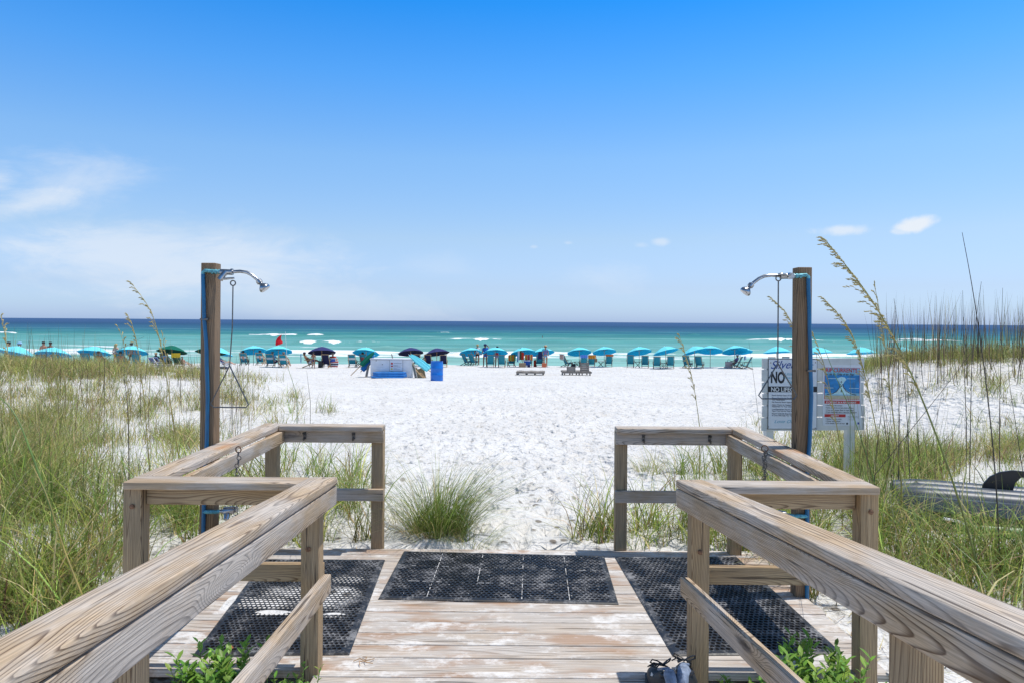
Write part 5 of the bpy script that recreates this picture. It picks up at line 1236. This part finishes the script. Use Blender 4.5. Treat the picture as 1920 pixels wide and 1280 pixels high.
# ------------------------------------------------------------------ shoes left on the walk
def shoe(loc, rz, lab, sc=1.):
    t = thing('shoe', lab, 'shoe', loc, R(rz), 'shoes by the right post'); t.scale = (sc, sc, sc)
    def outline(f): return .040+.012*math.sin(math.pi*min(1, f*1.15))
    mb = MB(); vs = []; fs = []; n = 14; k = 12
    for i in range(n+1):
        f = i/n; wd_ = outline(f)*min(1, (1-abs(2*f-1)**4))**.5+.004
        hh_ = (.052+.06*max(0, min(1, (.62-f)/.45))) * (1-.35*max(0, f-.75)/.25)
        for j in range(k):
            an = math.pi*j/(k-1); vs.append((wd_*math.cos(an), -.14+.285*f, .022+hh_*math.sin(an)**.7))
    for i in range(n):
        for j in range(k-1): fs.append((i*k+j, i*k+j+1, (i+1)*k+j+1, (i+1)*k+j))
    fs += [tuple(range(k)), tuple(n*k+j for j in reversed(range(k)))]; mb.add(vs, fs); mb.build('upper', M['shoe'], t, True)
    mb = MB(); pts = [((outline(i/n)*min(1, (1-abs(2*i/n-1)**6))**.5+.008), -.145+.295*i/n) for i in range(n+1)]
    lo = [(x_, y_, 0) for x_, y_ in pts]+[(-x_, y_, 0) for x_, y_ in reversed(pts)]; kk = len(lo)
    mb.add(lo+[(x_, y_, .026) for x_, y_, _ in lo], [tuple(reversed(range(kk))), tuple(range(kk, 2*kk))]+[(i, (i+1) % kk, (i+1) % kk+kk, i+kk) for i in range(kk)]); mb.build('sole', M['black'], t)
    mb = MB()
    for q_ in range(4): y_ = -.0+.03*q_; mb.tube([(-.03, y_, .115-.012*q_), (0, y_+.012, .128-.014*q_), (.03, y_, .115-.012*q_)], .0035, 5)
    for s_ in (-1, 1): mb.tube([(0, -.01, .135), (s_*.025, -.005, .150), (s_*.045, .01, .150), (s_*.048, .03, .128), (s_*.025, .025, .118), (0, -.005, .132)], .0035, 5)
    mb.tube([(0, -.01, .130), (-.03, .03, .125), (-.055, .045, .10)], .003, 5); mb.build('laces', M['black'], t, True)
    mb = MB(); mb.torus((0, -.085, .118), .034, .010, (0, .25, 1), 16, 7, .8); mb.build('collar', M['shoe'], t, True)
    mb = MB(); mb.box((0, -.02, .118), (.040, .075, .012), Matrix.Rotation(R(-28), 3, 'X')); mb.build('tongue', M['sock'], t, False, .004)
    mb = MB(); mb.tube([(0, -.095, .09), (.004, -.098, .118), (-.006, -.112, .138), (-.012, -.150, .128), (-.014, -.170, .092), (-.012, -.174, .06)], [.022, .026, .027, .026, .024, .014], 12); mb.build('sock', M['sock'], t, True)
    mb = MB(); mb.box((-.040, .03, .06), (.004, .022, .03), Matrix.Rotation(R(12), 3, 'Y')); mb.build('side_badge', M['white'], t)
    return t
zsh = .004
s1 = D(1241, 1296, zsh); s2 = D(1289, 1294, zsh)
shoe((s1.x, s1.y+.0, zsh), 8, 'black lace-up shoe stuffed with a grey sock, further from the post'); shoe((s2.x-.01, s2.y+.02, zsh), -12, 'black lace-up shoe touching the right walkway post', 1.05)
# little orange blossom and a dry twig on the deck
mb = MB(); p = D(430, 1218, .014)
for k in range(9): mb.box((random.uniform(-.012, .012), random.uniform(-.012, .012), .006+random.uniform(0, .012)), (.022, .016, .006), Euler((random.uniform(-1, 1), random.uniform(-1, 1), random.uniform(0, 3))).to_matrix())
o = mb.build('dry_blossom', M['petal'], None, True); o.location = p; tag(o, 'crumpled orange blossom lying on the near edge of the left mat', 'flower')
mb = MB(); p = D(683, 1240, .004)
for k in range(5): a = k*1.3; mb.tube([(0, 0, .004), (.03*math.cos(a), .03*math.sin(a), .012), (.055*math.cos(a+.6), .05*math.sin(a+.6), .004)], .0022, 5)
o = mb.build('dry_twig', M['stake']); o.location = p; tag(o, 'small dry twig curled on the deck planks right of the left post', 'twig')

# ------------------------------------------------------------------ vegetation
PAL = dict(leafa=(.20, .38, .065), leafb=(.31, .47, .09), green=(.185, .265, .055), lime=(.36, .44, .10), olive=(.33, .32, .11), straw=(.62, .51, .25), brown=(.27, .19, .11), dark=(.085, .065, .045), gold=(.40, .31, .10))
class Blades:
    S = 5
    def __init__(s): s.co = []; s.col = []
    def add(s, base, h, lean, az, curve, wid, col, twist=None):
        """arrays; blade i starts at base, rises h, leans sideways by lean*h towards az, droops with curve"""
        n = len(h); t = np.linspace(0, 1, s.S)[None, :]
        hx, hy = np.cos(az)[:, None], np.sin(az)[:, None]
        out = h[:, None]*(lean[:, None]*t+curve[:, None]*t**2.2)
        up = h[:, None]*(t-curve[:, None]*.55*t**2.6)
        cx = base[:, 0:1]+hx*out; cy = base[:, 1:2]+hy*out; cz = base[:, 2:3]+up
        tw = az+np.pi/2+rng.normal(0, .7, n) if twist is None else twist
        px, py = np.cos(tw)[:, None], np.sin(tw)[:, None]
        wd_ = wid[:, None]*(1-.92*t**1.6)*.5
        a = np.stack([cx-px*wd_, cy-py*wd_, cz], -1); b = np.stack([cx+px*wd_, cy+py*wd_, cz], -1)
        s.co.append(np.stack([a, b], 2).reshape(-1, 3)); s.col.append(np.repeat(col, s.S*2, 0))
    def build(s, name, parent=None):
        co = np.concatenate(s.co); col = np.concatenate(s.col); n = len(co)//(s.S*2)
        b = (np.arange(n)*s.S*2)[:, None, None]+(np.arange(s.S-1)*2)[None, :, None]+np.array([0, 1, 3, 2])[None, None, :]
        return link(name, raw_mesh(name, co, b.reshape(-1, 4), True, col), parent, [M['grass']])
def palette(n, names, probs, var=.25):
    base = np.array([PAL[k] for k in names])[rng.choice(len(names), n, p=probs)]
    return np.clip(base*(1+rng.normal(0, var, (n, 1)))*(1+rng.normal(0, .06, (n, 3))), .01, .9)
def smooth(a, b, x): t = np.clip((x-a)/(b-a), 0, 1); return t*t*(3-2*t)
blobs = [  # where grass grows, as seen on the ground: u, v, radius u, radius v, density, kind
    (60, 700, 190, 34, 1.0, 'far'), (235, 712, 150, 22, .9, 'far'), (390, 735, 110, 28, .45, 'far'), (20, 770, 130, 60, .8, 'far'), (160, 800, 120, 30, .5, 'far'), (300, 790, 110, 30, .40, 'far'), (255, 748, 120, 22, .7, 'far'), (110, 738, 150, 28, .9, 'far'),
    (430, 770, 120, 26, .34, 'far'), (520, 760, 60, 24, .22, 'far'), (610, 770, 22, 10, .25, 'far'), (60, 870, 120, 60, .95, 'mid'), (140, 830, 60, 30, .5, 'mid'), (210, 890, 60, 26, .32, 'mid'), (330, 850, 70, 30, .35, 'mid'),
    (30, 980, 130, 90, 1., 'near'), (150, 1010, 110, 80, .9, 'near'), (210, 960, 50, 50, .6, 'near'), (60, 1100, 130, 90, 1., 'near'), (160, 1090, 70, 40, .35, 'near'),
    (330, 960, 90, 50, .9, 'near'), (450, 930, 90, 45, .7, 'near'), (560, 900, 60, 40, .45, 'near'), (660, 960, 50, 60, .55, 'near'), (690, 1010, 60, 22, .4, 'near'), (640, 1015, 60, 20, .4, 'near'), (560, 1000, 80, 30, .5, 'near'),
    (1330, 900, 70, 60, .45, 'near'), (1420, 900, 80, 60, .8, 'near'), (1470, 960, 90, 70, .8, 'near'), (1130, 1010, 40, 18, .45, 'near'), (1240, 1000, 60, 40, .35, 'near'), (1340, 1010, 50, 50, .5, 'near'), (1400, 1040, 60, 40, .6, 'near'), (1500, 1070, 60, 50, .5, 'near'),
    (1680, 960, 90, 60, 1., 'near'), (1780, 1030, 150, 70, 1., 'near'), (1880, 1080, 120, 80, 1., 'near'), (1660, 880, 70, 45, .9, 'near'), (1700, 1080, 90, 60, .9, 'near'), (1900, 980, 90, 40, .5, 'near'),
    (1610, 880, 60, 40, .9, 'near'), (1560, 870, 60, 34, .7, 'near'), (1640, 850, 70, 30, .9, 'mid'), (1720, 900, 60, 30, .6, 'near'), (1690, 850, 60, 26, .6, 'mid'), (1780, 850, 70, 26, .45, 'mid'), (1890, 830, 60, 34, .7, 'mid'), (1840, 800, 50, 18, .25, 'mid'), (1560, 830, 80, 24, .4, 'mid'), (1500, 800, 60, 20, .25, 'mid'),
    (1700, 735, 90, 20, .22, 'mid'), (1840, 720, 90, 26, .35, 'mid'), (1910, 740, 50, 20, .3, 'mid')]
gb = Blades()
def clump(bl, x, y, kind, k=1.):
    """one tussock's blades"""
    d = math.hypot(x, y)
    if kind == 'far': n = int(rng.integers(10, 20)); hh = (.20, .55); cn = (['olive', 'straw', 'green', 'brown', 'lime'], [.36, .25, .20, .10, .09])
    elif kind == 'mid': n = int(rng.integers(12, 24)); hh = (.18, .5); cn = (['olive', 'straw', 'green', 'lime', 'brown'], [.33, .26, .20, .13, .08])
    elif kind == 'ridge': n = int(rng.integers(12, 22)); hh = (.22, .55); cn = (['olive', 'green', 'straw', 'brown', 'lime'], [.40, .26, .20, .06, .08])
    else: n = int(rng.integers(14, 26)); hh = (.20, .78); cn = (['green', 'lime', 'olive', 'straw', 'brown'], [.33, .32, .11, .16, .08])
    n = max(3, int(n*k)); sp = .05 if kind == 'near' else .10
    bx_ = x+rng.normal(0, sp, n); by_ = y+rng.normal(0, sp, n)
    base = np.stack([bx_, by_, ground(bx_, by_)-.02], -1)
    h = rng.uniform(hh[0], hh[1], n)*rng.uniform(.75, 1.15); az = rng.uniform(0, 2*np.pi, n)
    wid = rng.uniform(.0042, .0092, n)*(1 if d < 8 else 1.0+.03*(d-8))
    wid = np.where(rng.uniform(0, 1, n) < (.14 if kind == 'near' else 0), wid*2.1, wid)
    tint = np.array([1., 1., 1.])*rng.uniform(.62, 1.35)*np.array([rng.uniform(.9, 1.15), 1., rng.uniform(.7, 1.2)])
    bl.add(base, h, np.abs(rng.normal(.24, .26, n)), az, rng.uniform(.05, 1., n)**1.1, wid, np.clip(palette(n, *cn)*tint, .01, .85))
blk = {k: np.array([[b[0], b[1], b[2], b[3], b[4]] for b in blobs if b[5] == k]) for k in ('far', 'mid', 'near')}
def okspot(x, y):
    if -2.02 < x < 1.95 and y < 5.50: return False
    if abs(x+.03) < 1.0 and y < 3.8: return False
    if y < 1.0: return False
    if 3.3 < x < 6.6 and 5.3+.0*x < y < 7.0 and -1.2 < (y-6.1)+(x-5)*.34 < .42 and random.random() < .91: return False
    if abs(x-3.9) < .75 and abs(y-8.) < .12: return False
    return True
cand = {'far': 9000, 'mid': 5200, 'near': 9000}
tot_c = 0
for kind, nc in cand.items():
    bb = blk[kind]; w_ = bb[:, 2]*bb[:, 3]*bb[:, 4]; w_ = w_/w_.sum()
    lo, hi = dict(far=(9, 27), mid=(6.2, 18), near=(2.2, 9.))[kind]
    uu = rng.uniform(-60, 1990, nc*3); Y = lo*(hi/lo)**rng.uniform(0, 1, nc*3); X = (uu-960)/F*Y
    V = 603+ROLL*(uu-960)+(CAMZ-ground(X, Y))*F/Y
    dens = np.zeros(len(uu))
    for b in bb: dens = np.maximum(dens, b[4]*np.exp(-(((uu-b[0])/b[2])**2+((V-b[1])/b[3])**2)**1.5))
    # natural patchiness
    pat = np.array([mnoise.noise((x*.55+5, y*.55, 1.7)) for x, y in zip(X, Y)])
    dens = dens*np.clip(.75+1.3*pat, .05, 1.25)
    keep = np.where(rng.uniform(0, 1, len(uu)) < dens)[0]
    lim = dict(far=1900, mid=750, near=880)[kind]; keep = keep[:lim]
    for i in keep:
        if okspot(X[i], Y[i]): clump(gb, X[i], Y[i], kind); tot_c += 1
# the grassy ridge of the right dune, and its far side
for _ in range(5200):
    x = rng.uniform(7.0, 24); y = rng.uniform(12.2, 21)
    u = 960+F*x/y; 
    if u > 2010: continue
    z = gz(x, y); v = 603+ROLL*(u-960)+(CAMZ-z)*F/y
    crest = np.interp(u, [1560, 1625, 1690, 1764, 1800, 1881, 1920, 2010], [694, 684, 674, 677, 676, 671, 669, 668])
    if v < crest+rng.normal(4, 5) or (y > 15.6 and x > 8): clump(gb, x, y, 'ridge')
# dead, dark stalks standing over the dunes
def stalks(n, us, Ys, hs, cols, pr, wid=.0045, lean=.06):
    u = rng.uniform(*us, n); Y = rng.uniform(*Ys, n); X = (u-960)/F*Y
    k = np.array([okspot(a, b) for a, b in zip(X, Y)]); X, Y = X[k], Y[k]; m = len(X)
    base = np.stack([X, Y, ground(X, Y)-.02], -1)
    gb.add(base, rng.uniform(*hs, m), np.abs(rng.normal(lean, lean, m)), rng.uniform(0, 6.28, m), rng.uniform(0, .07, m), wid*(.7+.05*Y)*rng.uniform(.7, 1.2, m), palette(m, cols, pr))
stalks(330, (-20, 470), (11, 24), (.5, 1.25), ['brown', 'dark', 'olive', 'straw'], [.4, .4, .1, .1], .0075)
stalks(60, (400, 580), (9, 17), (.3, .75), ['brown', 'dark', 'olive'], [.4, .3, .3])
stalks(640, (1640, 2000), (13.5, 18.5), (.7, 1.7), ['brown', 'dark', 'olive', 'straw'], [.36, .46, .15, .03], .0085)
stalks(130, (1595, 1760), (6.0, 8.5), (.5, 1.45), ['brown', 'dark', 'olive', 'green'], [.3, .25, .25, .2], .0065, .12)
stalks(30, (1740, 1960), (6.8, 11), (.5, 1.0), ['brown', 'dark', 'olive'], [.4, .3, .3], .006, .12)
stalks(120, (-20, 330), (4.5, 9), (.5, 1.1), ['green', 'olive', 'brown', 'lime'], [.3, .3, .2, .2], .005, .16)
g = gb.build('dune_grass'); tag(g, 'olive and straw coloured dune grass covering the sand either side of the walk', 'grass', kind='stuff')

# dead litter on the sand around the grass: short flat-lying stems
lb = Blades(); n = 6600
uu = np.concatenate([rng.uniform(-20, 700, 3800), rng.uniform(1100, 1940, 2800)]); Y = 3.2*(16/3.2)**rng.uniform(0, 1, n); X = (uu-960)/F*Y
k = np.array([okspot(a, b) for a, b in zip(X, Y)]); X, Y = X[k], Y[k]; n = len(X)
lb.add(np.stack([X, Y, ground(X, Y)+.006], -1), rng.uniform(.008, .03, n), rng.uniform(3, 9, n), rng.uniform(0, 6.28, n), rng.uniform(0, .3, n), np.full(n, .0045), palette(n, ['straw', 'brown', 'dark'], [.45, .35, .2]))
tag(lb.build('grass_litter'), 'dry broken grass stems strewn over the sand', 'grass litter', kind='stuff')

def tussock(u, v, n, hh, spread, cn, lab, wid=.004, lean=.35, curve=(.2, .9), bias=None):
    p = G(u, v); b = Blades(); az = rng.uniform(0, 6.28, n); rr = spread*np.sqrt(rng.uniform(0, 1, n))
    x = p.x+rr*np.cos(az)*1.3; y = p.y+rr*np.sin(az)
    if bias is not None: az = np.where(rng.uniform(0, 1, n) < .45, rng.normal(bias, .8, n), az)
    b.add(np.stack([x-p.x, y-p.y, ground(x, y)-p.z-.02], -1), rng.uniform(*hh, n), np.abs(rng.normal(lean, .22, n)), az, rng.uniform(*curve, n), rng.uniform(.6, 1.3, n)*wid, palette(n, *cn))
    o = b.build('grass_tussock'); o.location = p; return tag(o, lab, 'grass tuft', 'grass tussocks by the deck')
tussock(822, 1006, 900, (.36, .90), .18, (['green', 'lime', 'olive', 'straw'], [.58, .20, .12, .10]), 'big bushy green grass tussock just past the middle of the deck edge', .0048, .28, (.2, .95), -.3)
tussock(815, 1008, 320, (.10, .42), .20, (['straw', 'brown', 'olive', 'green'], [.36, .24, .2, .2]), 'dry straw-coloured undergrowth in the base of the big tussock', .004, .7, (.3, 1.))
tussock(880, 1024, 150, (.12, .34), .14, (['lime', 'green', 'straw'], [.4, .35, .25]), 'low green tuft at the right foot of the big tussock', .0036, .5)
tussock(756, 985, 45, (.2, .55), .16, (['green', 'olive', 'straw'], [.4, .3, .3]), 'thin wispy tuft left of the big tussock, by the left post', .0034, .5)
tussock(1216, 884, 170, (.14, .38), .15, (['green', 'olive', 'straw'], [.3, .4, .3]), 'small upright olive tuft on the sand behind the right far rail', .0040, .35)
tussock(1125, 1022, 60, (.12, .34), .16, (['lime', 'straw', 'green'], [.4, .35, .25]), 'scraggly tuft leaning over the deck edge left of the right far post', .0038, .7)
tussock(1185, 1020, 46, (.1, .3), .1, (['lime', 'green', 'straw'], [.4, .4, .2]), 'small green tuft at the foot of the right far post', .0038, .6)
tussock(690, 1006, 90, (.1, .42), .2, (['straw', 'olive', 'brown', 'green'], [.3, .3, .2, .2]), 'dry brownish tuft between the left far posts', .0034, .5)

# sea oats: single tall stems with drooping seed heads
def oat(pts, Y, r0, lab, plume=0, side=-1, pl=(.0, .42), m='stem', name='sea_oats', Lsp=.16):
    q = [P(u, v, Y+.25*i/len(pts)) for i, (u, v) in enumerate(pts)]
    if len(pts) > 2:                              # smooth it
        for _ in range(2):
            r_ = [q[0]]
            for a, b in zip(q[:-1], q[1:]): r_ += [a*.75+b*.25, a*.25+b*.75]
            q = r_+[q[-1]]
    base = q[0].copy(); base.z = min(base.z, gz(base.x, base.y)+.0)
    t = thing(name, lab, 'sea oats', base, group='sea oat stems')
    loc = [p-base for p in q]
    if loc[0].z > .02: loc = [Vector((0, 0, 0))+Vector((loc[0].x, loc[0].y, -.02))]+loc
    n = len(loc); mb = MB(); mb.tube(loc, [r0*(1-.72*i/(n-1)) for i in range(n)], 6)
    mb.build('stem', m_stem[m], t, True)
    if plume:
        mb = MB(); L_ = [0]
        for a, b in zip(loc[:-1], loc[1:]): L_.append(L_[-1]+(b-a).length)
        def pt(f):
            d = f*L_[-1]
            for i in range(n-1):
                if d <= L_[i+1]: k = (d-L_[i])/max(1e-6, L_[i+1]-L_[i]); return loc[i].lerp(loc[i+1], k), (loc[i+1]-loc[i]).normalized()
            return loc[-1], (loc[-1]-loc[-2]).normalized()
        plume = int(plume*1.5)
        for k in range(plume):
            f = 1-pl[1]*(k+.2)/plume*random.uniform(.94, 1.04); p, d = pt(min(f, .999))
            ln = Lsp*(.45+.75*math.sin(math.pi*min(1, (k+1)/plume*.92)))*random.uniform(.75, 1.2)
            sd_ = Vector((side*random.uniform(-.25, 1.), random.uniform(-.6, .6), 0)); sp_ = random.uniform(.12, .42)
            e0 = p+d*ln*.35+sd_*ln*sp_*.45; e1 = p+d*ln*.68+sd_*ln*sp_*.95+Vector((0, 0, -ln*.05)); e2 = p+d*ln*.85+sd_*ln*sp_*1.4+Vector((0, 0, -ln*.22))
            mb.tube([p-d*.004, e0, e1, e2], [.0014, .0012, .0011, .0008], 4, 1)
            for a_ in (e0, e0.lerp(e1, .5), e1, e1.lerp(e2, .55), e2):
                dd = ((e2-e0).normalized()+Vector((random.uniform(-.3, .3), random.uniform(-.3, .3), random.uniform(-.5, .1)))).normalized()
                mb.tube([a_-dd*.012, a_-dd*.003, a_+dd*.008, a_+dd*.018], [.0006, .0038, .0032, .0005], 5)
        mb.build('seed_head', [M['seed'], M['seed']], t, True)
    return t
M['seed'] = plain('oat_seed', (.46, .37, .14), .7, var=.3, scale=50)
m_stem = dict(stem=plain('green_stem', (.20, .22, .05), .5, var=.2, scale=6), gold=plain('golden_stem', (.34, .27, .06), .5, var=.25, scale=6), dark=plain('dark_dead_stem', (.075, .058, .042), .7, var=.3, scale=8), green=plain('fresh_green_blade', (.14, .24, .04), .5, var=.2, scale=5))
OATS = [
    ([(1846, 1118), (1820, 1010), (1788, 905), (1758, 820), (1712, 705), (1668, 618), (1630, 555), (1588, 500), (1549, 452)], 4.6, .0085, 'tallest green sea oat stem on the right, arching left with a long seed head', 34, -1, 'stem'),
    ([(1875, 1062), (1868, 900), (1852, 740), (1836, 620), (1820, 520), (1804, 436)], 5.0, .0062, 'tall dark bare stem at the far right, taller than all around it', 0, 1, 'dark'),
    ([(1812, 800), (1808, 690), (1805, 545)], 8.5, .006, 'straight dark stem left of the tallest bare one', 0, 1, 'dark'),
    ([(1818, 905), (1820, 780), (1822, 660), (1840, 528)], 7.5, .0065, 'dark stem crossing the tallest bare one near the horizon', 0, 1, 'dark'),
    ([(1876, 960), (1873, 820), (1876, 690), (1880, 540)], 7.5, .0055, 'dark upright stem right of the crossing pair', 0, 1, 'dark'),
    ([(1662, 900), (1640, 790), (1622, 700), (1600, 630), (1574, 590), (1546, 562)], 6.4, .0055, 'golden sea oat with a drooping plume in front of the rip currents notice', 30, -1, 'gold'),
    ([(1690, 905), (1672, 760), (1660, 650), (1650, 590), (1640, 536)], 6.0, .006, 'sea oat with a thin pale seed head right of the sign', 14, -1, 'gold'),
    ([(1520, 830), (1512, 720), (1500, 640), (1478, 590), (1449, 562)], 6.6, .0045, 'golden plume curling left behind the right shower post', 20, -1, 'gold'),
    ([(1580, 860), (1562, 760), (1548, 690), (1530, 640), (1520, 620)], 6.2, .005, 'slim golden stem right of the right shower post', 10, -1, 'gold'),
    ([(1640, 890), (1712, 800), (1780, 715), (1836, 640)], 6.6, .0045, 'bent brown stem leaning right across the bare dune', 0, 1, 'dark'),
    ([(1655, 960), (1610, 800), (1560, 690), (1545, 650)], 6.3, .0055, 'green stem slanting left across the sign', 0, 1, 'green'),
    ([(1685, 870), (1686, 760), (1684, 660)], 6.8, .0065, 'thick brown stem standing right of the sign', 0, 1, 'dark'),
    ([(1706, 900), (1700, 760), (1688, 640), (1676, 560)], 6.8, .005, 'thin dark stem just right of the thick brown one', 0, 1, 'dark'),
    ([(1312, 800), (1304, 740), (1294, 690), (1284, 660), (1274, 630)], 8.2, .0045, 'lone golden sea oat against the open beach, left of the sign', 16, -1, 'gold'),
    ([(1424, 800), (1415, 720), (1404, 640)], 8.6, .0028, 'hair-thin stem just left of the beach sign', 0, 1, 'dark'),
    ([(336, 862), (322, 770), (310, 690), (296, 620), (280, 575), (247, 532)], 6.6, .0062, 'tallest sea oat on the left with a golden tip against the sky', 16, -1, 'gold'),
    ([(281, 880), (272, 770), (262, 670), (252, 620), (240, 592)], 7.2, .0058, 'golden sea oat just left of the tallest one', 16, -1, 'gold'),
    ([(243, 920), (242, 800), (238, 700), (232, 640), (221, 614)], 7.8, .004, 'third golden sea oat further left, shorter and pale', 10, 1, 'gold'),
    ([(318, 720), (312, 670), (304, 626)], 9.5, .004, 'short pale oat tip over the dark green umbrella', 9, 1, 'gold'),
    ([(20, 700), (12, 640), (2, 594)], 7., .004, 'curling pale plume at the left picture edge', 16, 1, 'gold'),
    ([(196, 672), (232, 650), (271, 631)], 8.6, .0036, 'thin bent stem leaning right under the left oat plumes', 0, 1, 'dark'),
    ([(242, 880), (240, 760), (232, 700)], 6.5, .006, 'stout dark dead stem on the left dune', 0, 1, 'dark'),
    ([(98, 960), (60, 850), (28, 770), (-6, 740)], 5.0, .009, 'broad green blade leaning left at the left edge', 0, 1, 'green'),
    ([(153, 1112), (130, 1055), (110, 1000), (90, 930), (60, 870)], 3.9, .0065, 'yellow-green cane in the near left grass', 0, 1, 'gold'),
    ([(557, 745), (549, 715), (540, 690), (536, 668)], 12., .006, 'thin green stem on the sand right of the left shower', 0, 1, 'green'),
    ([(582, 752), (578, 720), (575, 694)], 12., .005, 'hair-thin dry stem right of the flag pole', 0, 1, 'dark'),
    ([(1955, 1080), (1925, 930), (1905, 800), (1890, 700)], 6.2, .005, 'leaning brown stem at the right picture edge', 0, 1, 'dark')]
for pts, Y, r_, lab, pl, sd_, m in OATS: oat(pts, Y, r_*.95, lab, pl, sd_, (0, .45 if Y < 6 else .5), m, 'sea_oats', .15 if Y < 6 else .13)

# broad-leaved plants at the foot of the walk
def leafy(p, n, spread, hh, size, lab, cols=(['leafa', 'leafb'], [.6, .4])):
    t = thing('leafy_plant', lab, 'plant', p, group='leafy plants by the walk'); mb = MB(); vs = []; fs = []; cl = []
    sm_ = MB()
    for s_ in range(n):
        a = random.uniform(0, 6.28); r_ = spread*math.sqrt(random.random()); bx_ = Vector((r_*math.cos(a), r_*math.sin(a)*.8, 0)); h = random.uniform(*hh)
        tip = bx_+Vector((random.uniform(-.3, .3)*h, random.uniform(-.3, .3)*h, h)); sm_.tube([bx_*.7, (bx_+tip)/2, tip], [.003, .0025, .0015], 5)
        k = int(h/.022)+3
        for i in range(k):
            f = .25+.75*i/(k-1); c = (bx_*.7).lerp(tip, f); an = i*2.4+a; up_ = .35+.5*f; d = Vector((math.cos(an), math.sin(an), up_)).normalized()
            L_ = size*random.uniform(.7, 1.2); w_ = L_*.42; sdv = d.cross(Vector((0, 0, 1))).normalized(); nrm = sdv.cross(d)
            n0 = len(vs); cup = nrm*L_*.08
            P_ = [c, c+d*L_*.3+sdv*w_*.42+cup, c+d*L_*.65+sdv*w_*.45+cup, c+d*L_, c+d*L_*.65-sdv*w_*.45+cup, c+d*L_*.3-sdv*w_*.42+cup, c+d*L_*.5-nrm*.0]
            vs += [tuple(x) for x in P_]; fs += [(n0, n0+1, n0+6), (n0+1, n0+2, n0+6), (n0+2, n0+3, n0+6), (n0+3, n0+4, n0+6), (n0+4, n0+5, n0+6), (n0+5, n0, n0+6)]
            cc = palette(1, *cols, .2)[0]; cl += [cc]*7
    o = link('leaves', raw_mesh('leaves', np.array(vs), np.array(fs), False, np.array(cl)), t, [M['leaf']])
    sm_.build('stems', m_stem['green'], t, True); return t
def gp(x, y): return Vector((x, y, gz(x, y)))
leafy(gp(-1.34, 3.32), 75, .19, (.10, .34), .06, 'bright green leafy bush under the left boardwalk rail')
leafy(gp(-1.45, 3.25), 22, .2, (.06, .2), .045, 'small leafy sprig left of the near left post')
leafy(gp(-2.35, 4.15), 16, .16, (.06, .18), .05, 'low leafy sprigs on the sand outside the left corner post')
leafy(gp(-1.02, 3.34), 14, .10, (.08, .26), .035, 'little leafy tuft at the foot of the left boardwalk post')
leafy(gp(1.46, 3.36), 46, .20, (.18, .36), .055, 'glossy green bush under the right boardwalk rail')
leafy(gp(1.10, 3.36), 16, .13, (.08, .22), .04, 'small leafy seedlings right of the shoes')
leafy(gp(1.95, 3.5), 14, .12, (.08, .24), .035, 'pale leafy sprigs beside the right corner post')
leafy(gp(-1.85, 6.5), 8, .2, (.15, .3), .03, 'thin vine with tiny round leaves behind the left far rail')
